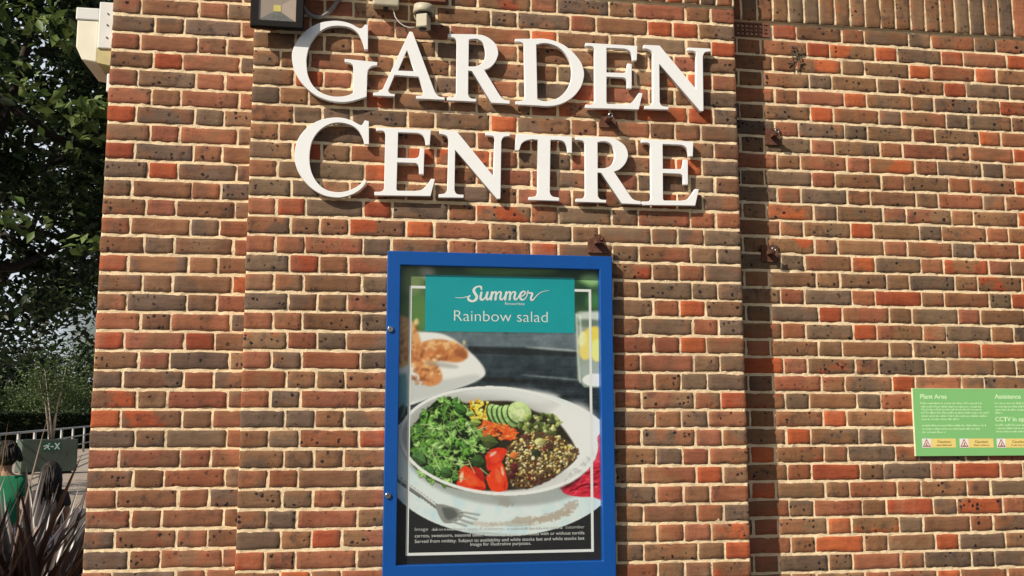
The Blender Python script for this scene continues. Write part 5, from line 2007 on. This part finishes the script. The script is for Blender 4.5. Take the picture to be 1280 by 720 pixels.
f1 = along(66, 5.0)
sp1 = flax_specs(330, 3, .80, 1.47, FLAX)
flax((f1.x, f1.y, 0), sp1, 'flax_plant', 'bronze strap leaved flax beside the wall corner, fullest clump', 5, FLAX)
f2 = along(-10, 4.75)
sp2 = flax_specs(260, 9, .75, 1.42, FLAX) + [(R(10), .045, 1.53, .052, .02, (.46, .43, .24)), (R(10), .13, 1.55, .050, .05, (.22, .17, .145))]
flax((f2.x, f2.y, 0), sp2, 'flax_plant', 'bronze flax with one tall pale yellow leaf at the left edge', 6, FLAX)

# ------------------------------------------------------------------ people seen from behind


def skin_mesh(name, verts, edges, radii, mats, parent, sub=2, root=0):
    me = bpy.data.meshes.new(name)
    me.from_pydata([tuple(v) for v in verts], edges, [])
    o = bpy.data.objects.new(name, me)
    COL.objects.link(o)
    sk = o.modifiers.new('skin', 'SKIN')
    sk.use_smooth_shade = True
    me.skin_vertices.new() if not me.skin_vertices else None
    for i, r_ in enumerate(radii):
        rr = r_ if isinstance(r_, tuple) else (r_, r_)
        me.skin_vertices[0].data[i].radius = rr
        me.skin_vertices[0].data[i].use_root = (i == root)
    ss = o.modifiers.new('sub', 'SUBSURF')
    ss.levels = sub; ss.render_levels = sub
    dg = bpy.context.evaluated_depsgraph_get()
    m2 = bpy.data.meshes.new_from_object(o.evaluated_get(dg))
    bpy.data.objects.remove(o)
    m2.materials.clear()
    m2.name = name
    return obj(name, m2, mats, parent, smooth=True)


def ellipsoid(name, c, r, m, parent, rot=None, seg=20, cut=None):
    bm = bmesh.new()
    q = bmesh.ops.create_uvsphere(bm, u_segments=seg, v_segments=seg // 2 + 4, radius=1)
    bmesh.ops.scale(bm, vec=r, verts=bm.verts)
    if rot is not None:
        bmesh.ops.transform(bm, matrix=rot.to_4x4(), verts=bm.verts)
    bmesh.ops.translate(bm, vec=c, verts=bm.verts)
    if cut:
        bmesh.ops.delete(bm, geom=[v for v in bm.verts if cut(v.co)], context='VERTS')
    return obj(name, bm, m, parent, smooth=True)


def child(base, H, rz, label, shirt, legs_m, long_hair, name='person'):
    s = H / 1.35
    root = empty(name, label, 'person', 'children behind the flax plants', loc=base)
    Rz = Matrix.Rotation(rz, 3, 'Z')

    def W(x, y, z):
        return Vector(base) + Rz @ (Vector((x, y, z)) * s)
    # facing +Y
    J = {'pel': (0, 0, .66), 'waist': (0, 0, .80), 'chest': (0, .0, .96), 'neck0': (0, -.005, 1.07), 'neck': (0, .0, 1.12), 'head': (0, .012, 1.20), 'crown': (0, .008, 1.275)}
    vs, rd, ed, ix = [], [], [], {}

    def add(nm, p, r_, par=None):
        ix[nm] = len(vs)
        vs.append(W(*p)); rd.append(tuple(q * s for q in r_) if isinstance(r_, tuple) else r_ * s)
        if par:
            ed.append((ix[par], ix[nm]))
    add('pel', J['pel'], (.105, .085))
    add('waist', J['waist'], (.095, .075), 'pel')
    add('chest', J['chest'], (.115, .085), 'waist')
    add('neck0', J['neck0'], (.05, .05), 'chest')
    add('neck', J['neck'], (.042, .042), 'neck0')
    add('head', J['head'], (.066, .078), 'neck')
    add('crown', J['crown'], (.060, .070), 'head')
    for sg, n in ((-1, 'l'), (1, 'r')):
        add('sh' + n, (sg * .125, 0, 1.025), .046, 'chest')
        add('el' + n, (sg * .165, -.015, .83), .034, 'sh' + n)
        add('wr' + n, (sg * .170, .045, .655), .025, 'el' + n)
        add('palm' + n, (sg * .168, .062, .605), (.030, .018), 'wr' + n)
        add('hip' + n, (sg * .068, 0, .62), .078, 'pel')
        add('kn' + n, (sg * .075, .01, .36), .050, 'hip' + n)
        add('an' + n, (sg * .078, -.01, .07), .033, 'kn' + n)
        add('toe' + n, (sg * .085, .11, .028), (.030, .026), 'an' + n)
    body = skin_mesh('body', vs, ed, rd, M['skin'], root)
    # fingers and thumbs rooted in the palm
    for sg in (-1, 1):
        for f_i, (dx, ln_) in enumerate(((-.018, .050), (-.006, .058), (.006, .056), (.017, .044))):
            a = W(sg * .168, .062 + dx, .612); b2 = W(sg * .168 - sg * .004, .066 + dx, .575); c2 = W(sg * .168 - sg * .012, .070 + dx, .575 - ln_ * .55)
            skin_mesh('finger', [a, b2, c2], [(0, 1), (1, 2)], [.0075 * s, .0068 * s, .0055 * s], M['skin'], body, 1)
        a = W(sg * .168, .085, .628); b2 = W(sg * .160, .102, .600); c2 = W(sg * .154, .104, .580)
        skin_mesh('thumb', [a, b2, c2], [(0, 1), (1, 2)], [.009 * s, .008 * s, .0065 * s], M['skin'], body, 1)
    # face (turned away from the viewer)
    for sg in (-1, 1):
        ellipsoid('eye', W(sg * .028, .083, 1.215), (.011 * s, .007 * s, .007 * s), M['eye'], body)
        ellipsoid('ear', W(sg * .074, .005, 1.20), (.010 * s, .018 * s, .028 * s), M['skin'], body)
    ellipsoid('nose', W(0, .098, 1.195), (.011 * s, .014 * s, .018 * s), M['skin'], body)
    ellipsoid('mouth', W(0, .088, 1.162), (.022 * s, .006 * s, .006 * s), M['lip'], body)
    # clothes
    tv = [W(0, 0, .56), W(0, 0, .78), W(0, 0, .96), W(0, -.003, 1.055)]
    te = [(0, 1), (1, 2), (2, 3)]
    tr = [(.128 * s, .106 * s), (.116 * s, .092 * s), (.130 * s, .098 * s), (.066 * s, .062 * s)]
    for sg in (-1, 1):
        k = len(tv)
        tv += [W(sg * .128, 0, 1.020), W(sg * .158, -.012, .885)]
        te += [(2, k), (k, k + 1)]
        tr += [.058 * s, .053 * s]
    skin_mesh('t_shirt', tv, te, tr, shirt, root)
    for sg in (-1, 1):
        pass
    sv = [W(0, 0, .65)]; se = []; sr = [(.112 * s, .092 * s)]
    for sg in (-1, 1):
        k = len(sv)
        sv += [W(sg * .070, 0, .60), W(sg * .078, .008, .40 if not long_hair else .12)]
        se += [(0, k), (k, k + 1)]
        sr += [.088 * s, .066 * s]
    skin_mesh('trousers' if long_hair else 'shorts', sv, se, sr, legs_m, root)
    for sg in (-1, 1):
        skin_mesh('shoe', [W(sg * .078, -.035, .04), W(sg * .080, .03, .045), W(sg * .086, .12, .03)], [(0, 1), (1, 2)], [.042 * s, .043 * s, .036 * s], M['shoe'], root)
    # hair: cap plus locks that break its outline
    hc = W(0, -.006, 1.235)
    hair = ellipsoid('hair', hc, (.086 * s, .100 * s, .104 * s), M['hair'], root, Rz, 24, None)
    bm = bmesh.new()
    bm.from_mesh(hair.data)
    fwd = Rz @ Vector((0, 1, 0))
    hl = hc - Vector(base)
    kill = [v for v in bm.verts if (v.co - hl).dot(fwd) > .030 * s and (v.co - hl).z < .052 * s]
    bmesh.ops.delete(bm, geom=kill, context='VERTS')
    for v in bm.verts:
        v.co += Vector((rng.uniform(-1, 1), rng.uniform(-1, 1), rng.uniform(-1, 1))) * .0035 * s
    bm.to_mesh(hair.data); bm.free()
    n = 130
    bm = bmesh.new()
    for i in range(n):
        a = rng.uniform(math.pi * .92, math.pi * 2.08)
        e = rng.uniform(-.2, 1.2)
        d = Vector((math.cos(a) * math.cos(e) * .084, math.sin(a) * math.cos(e) * .098, math.sin(e) * .102))
        p0 = W(*(Vector((0, -.006, 1.235)) + d * 1.0))
        if long_hair:
            ln_ = rng.uniform(.14, .30)
            p1 = p0 + (Rz @ Vector((d.x * .18, d.y * .22 - .012, -ln_ * .5))) * s
            p2 = p1 + (Rz @ Vector((d.x * .05, -.004, -ln_ * .5))) * s
            add_tube(bm, [p0, p1, p2], [.011 * s, .010 * s, .003 * s], 5)
        else:
            tt = Vector((d.x * .4, d.y * .4, -.06 if e < .8 else -.02))
            p1 = p0 + (Rz @ (tt * .5)) * s + (p0 - hc) * .03
            p2 = p0 + (Rz @ tt) * s
            add_tube(bm, [p0, p1, p2], [.010 * s, .009 * s, .003 * s], 5)
    obj('hair_locks', bm, M['hair'], hair)
    return root


b_ = along(17, 9.0)
child((b_.x, b_.y, 0), 1.37, R(14), 'child with short dark hair in a green t-shirt, seen from behind the flax', M['tee'], M['denim'], False)
b_ = along(73, 9.4)
child((b_.x, b_.y, 0), 1.18, R(10), 'smaller child with long dark hair and charcoal top, beside the green shirt', M['greytop'], M['denim'], True)
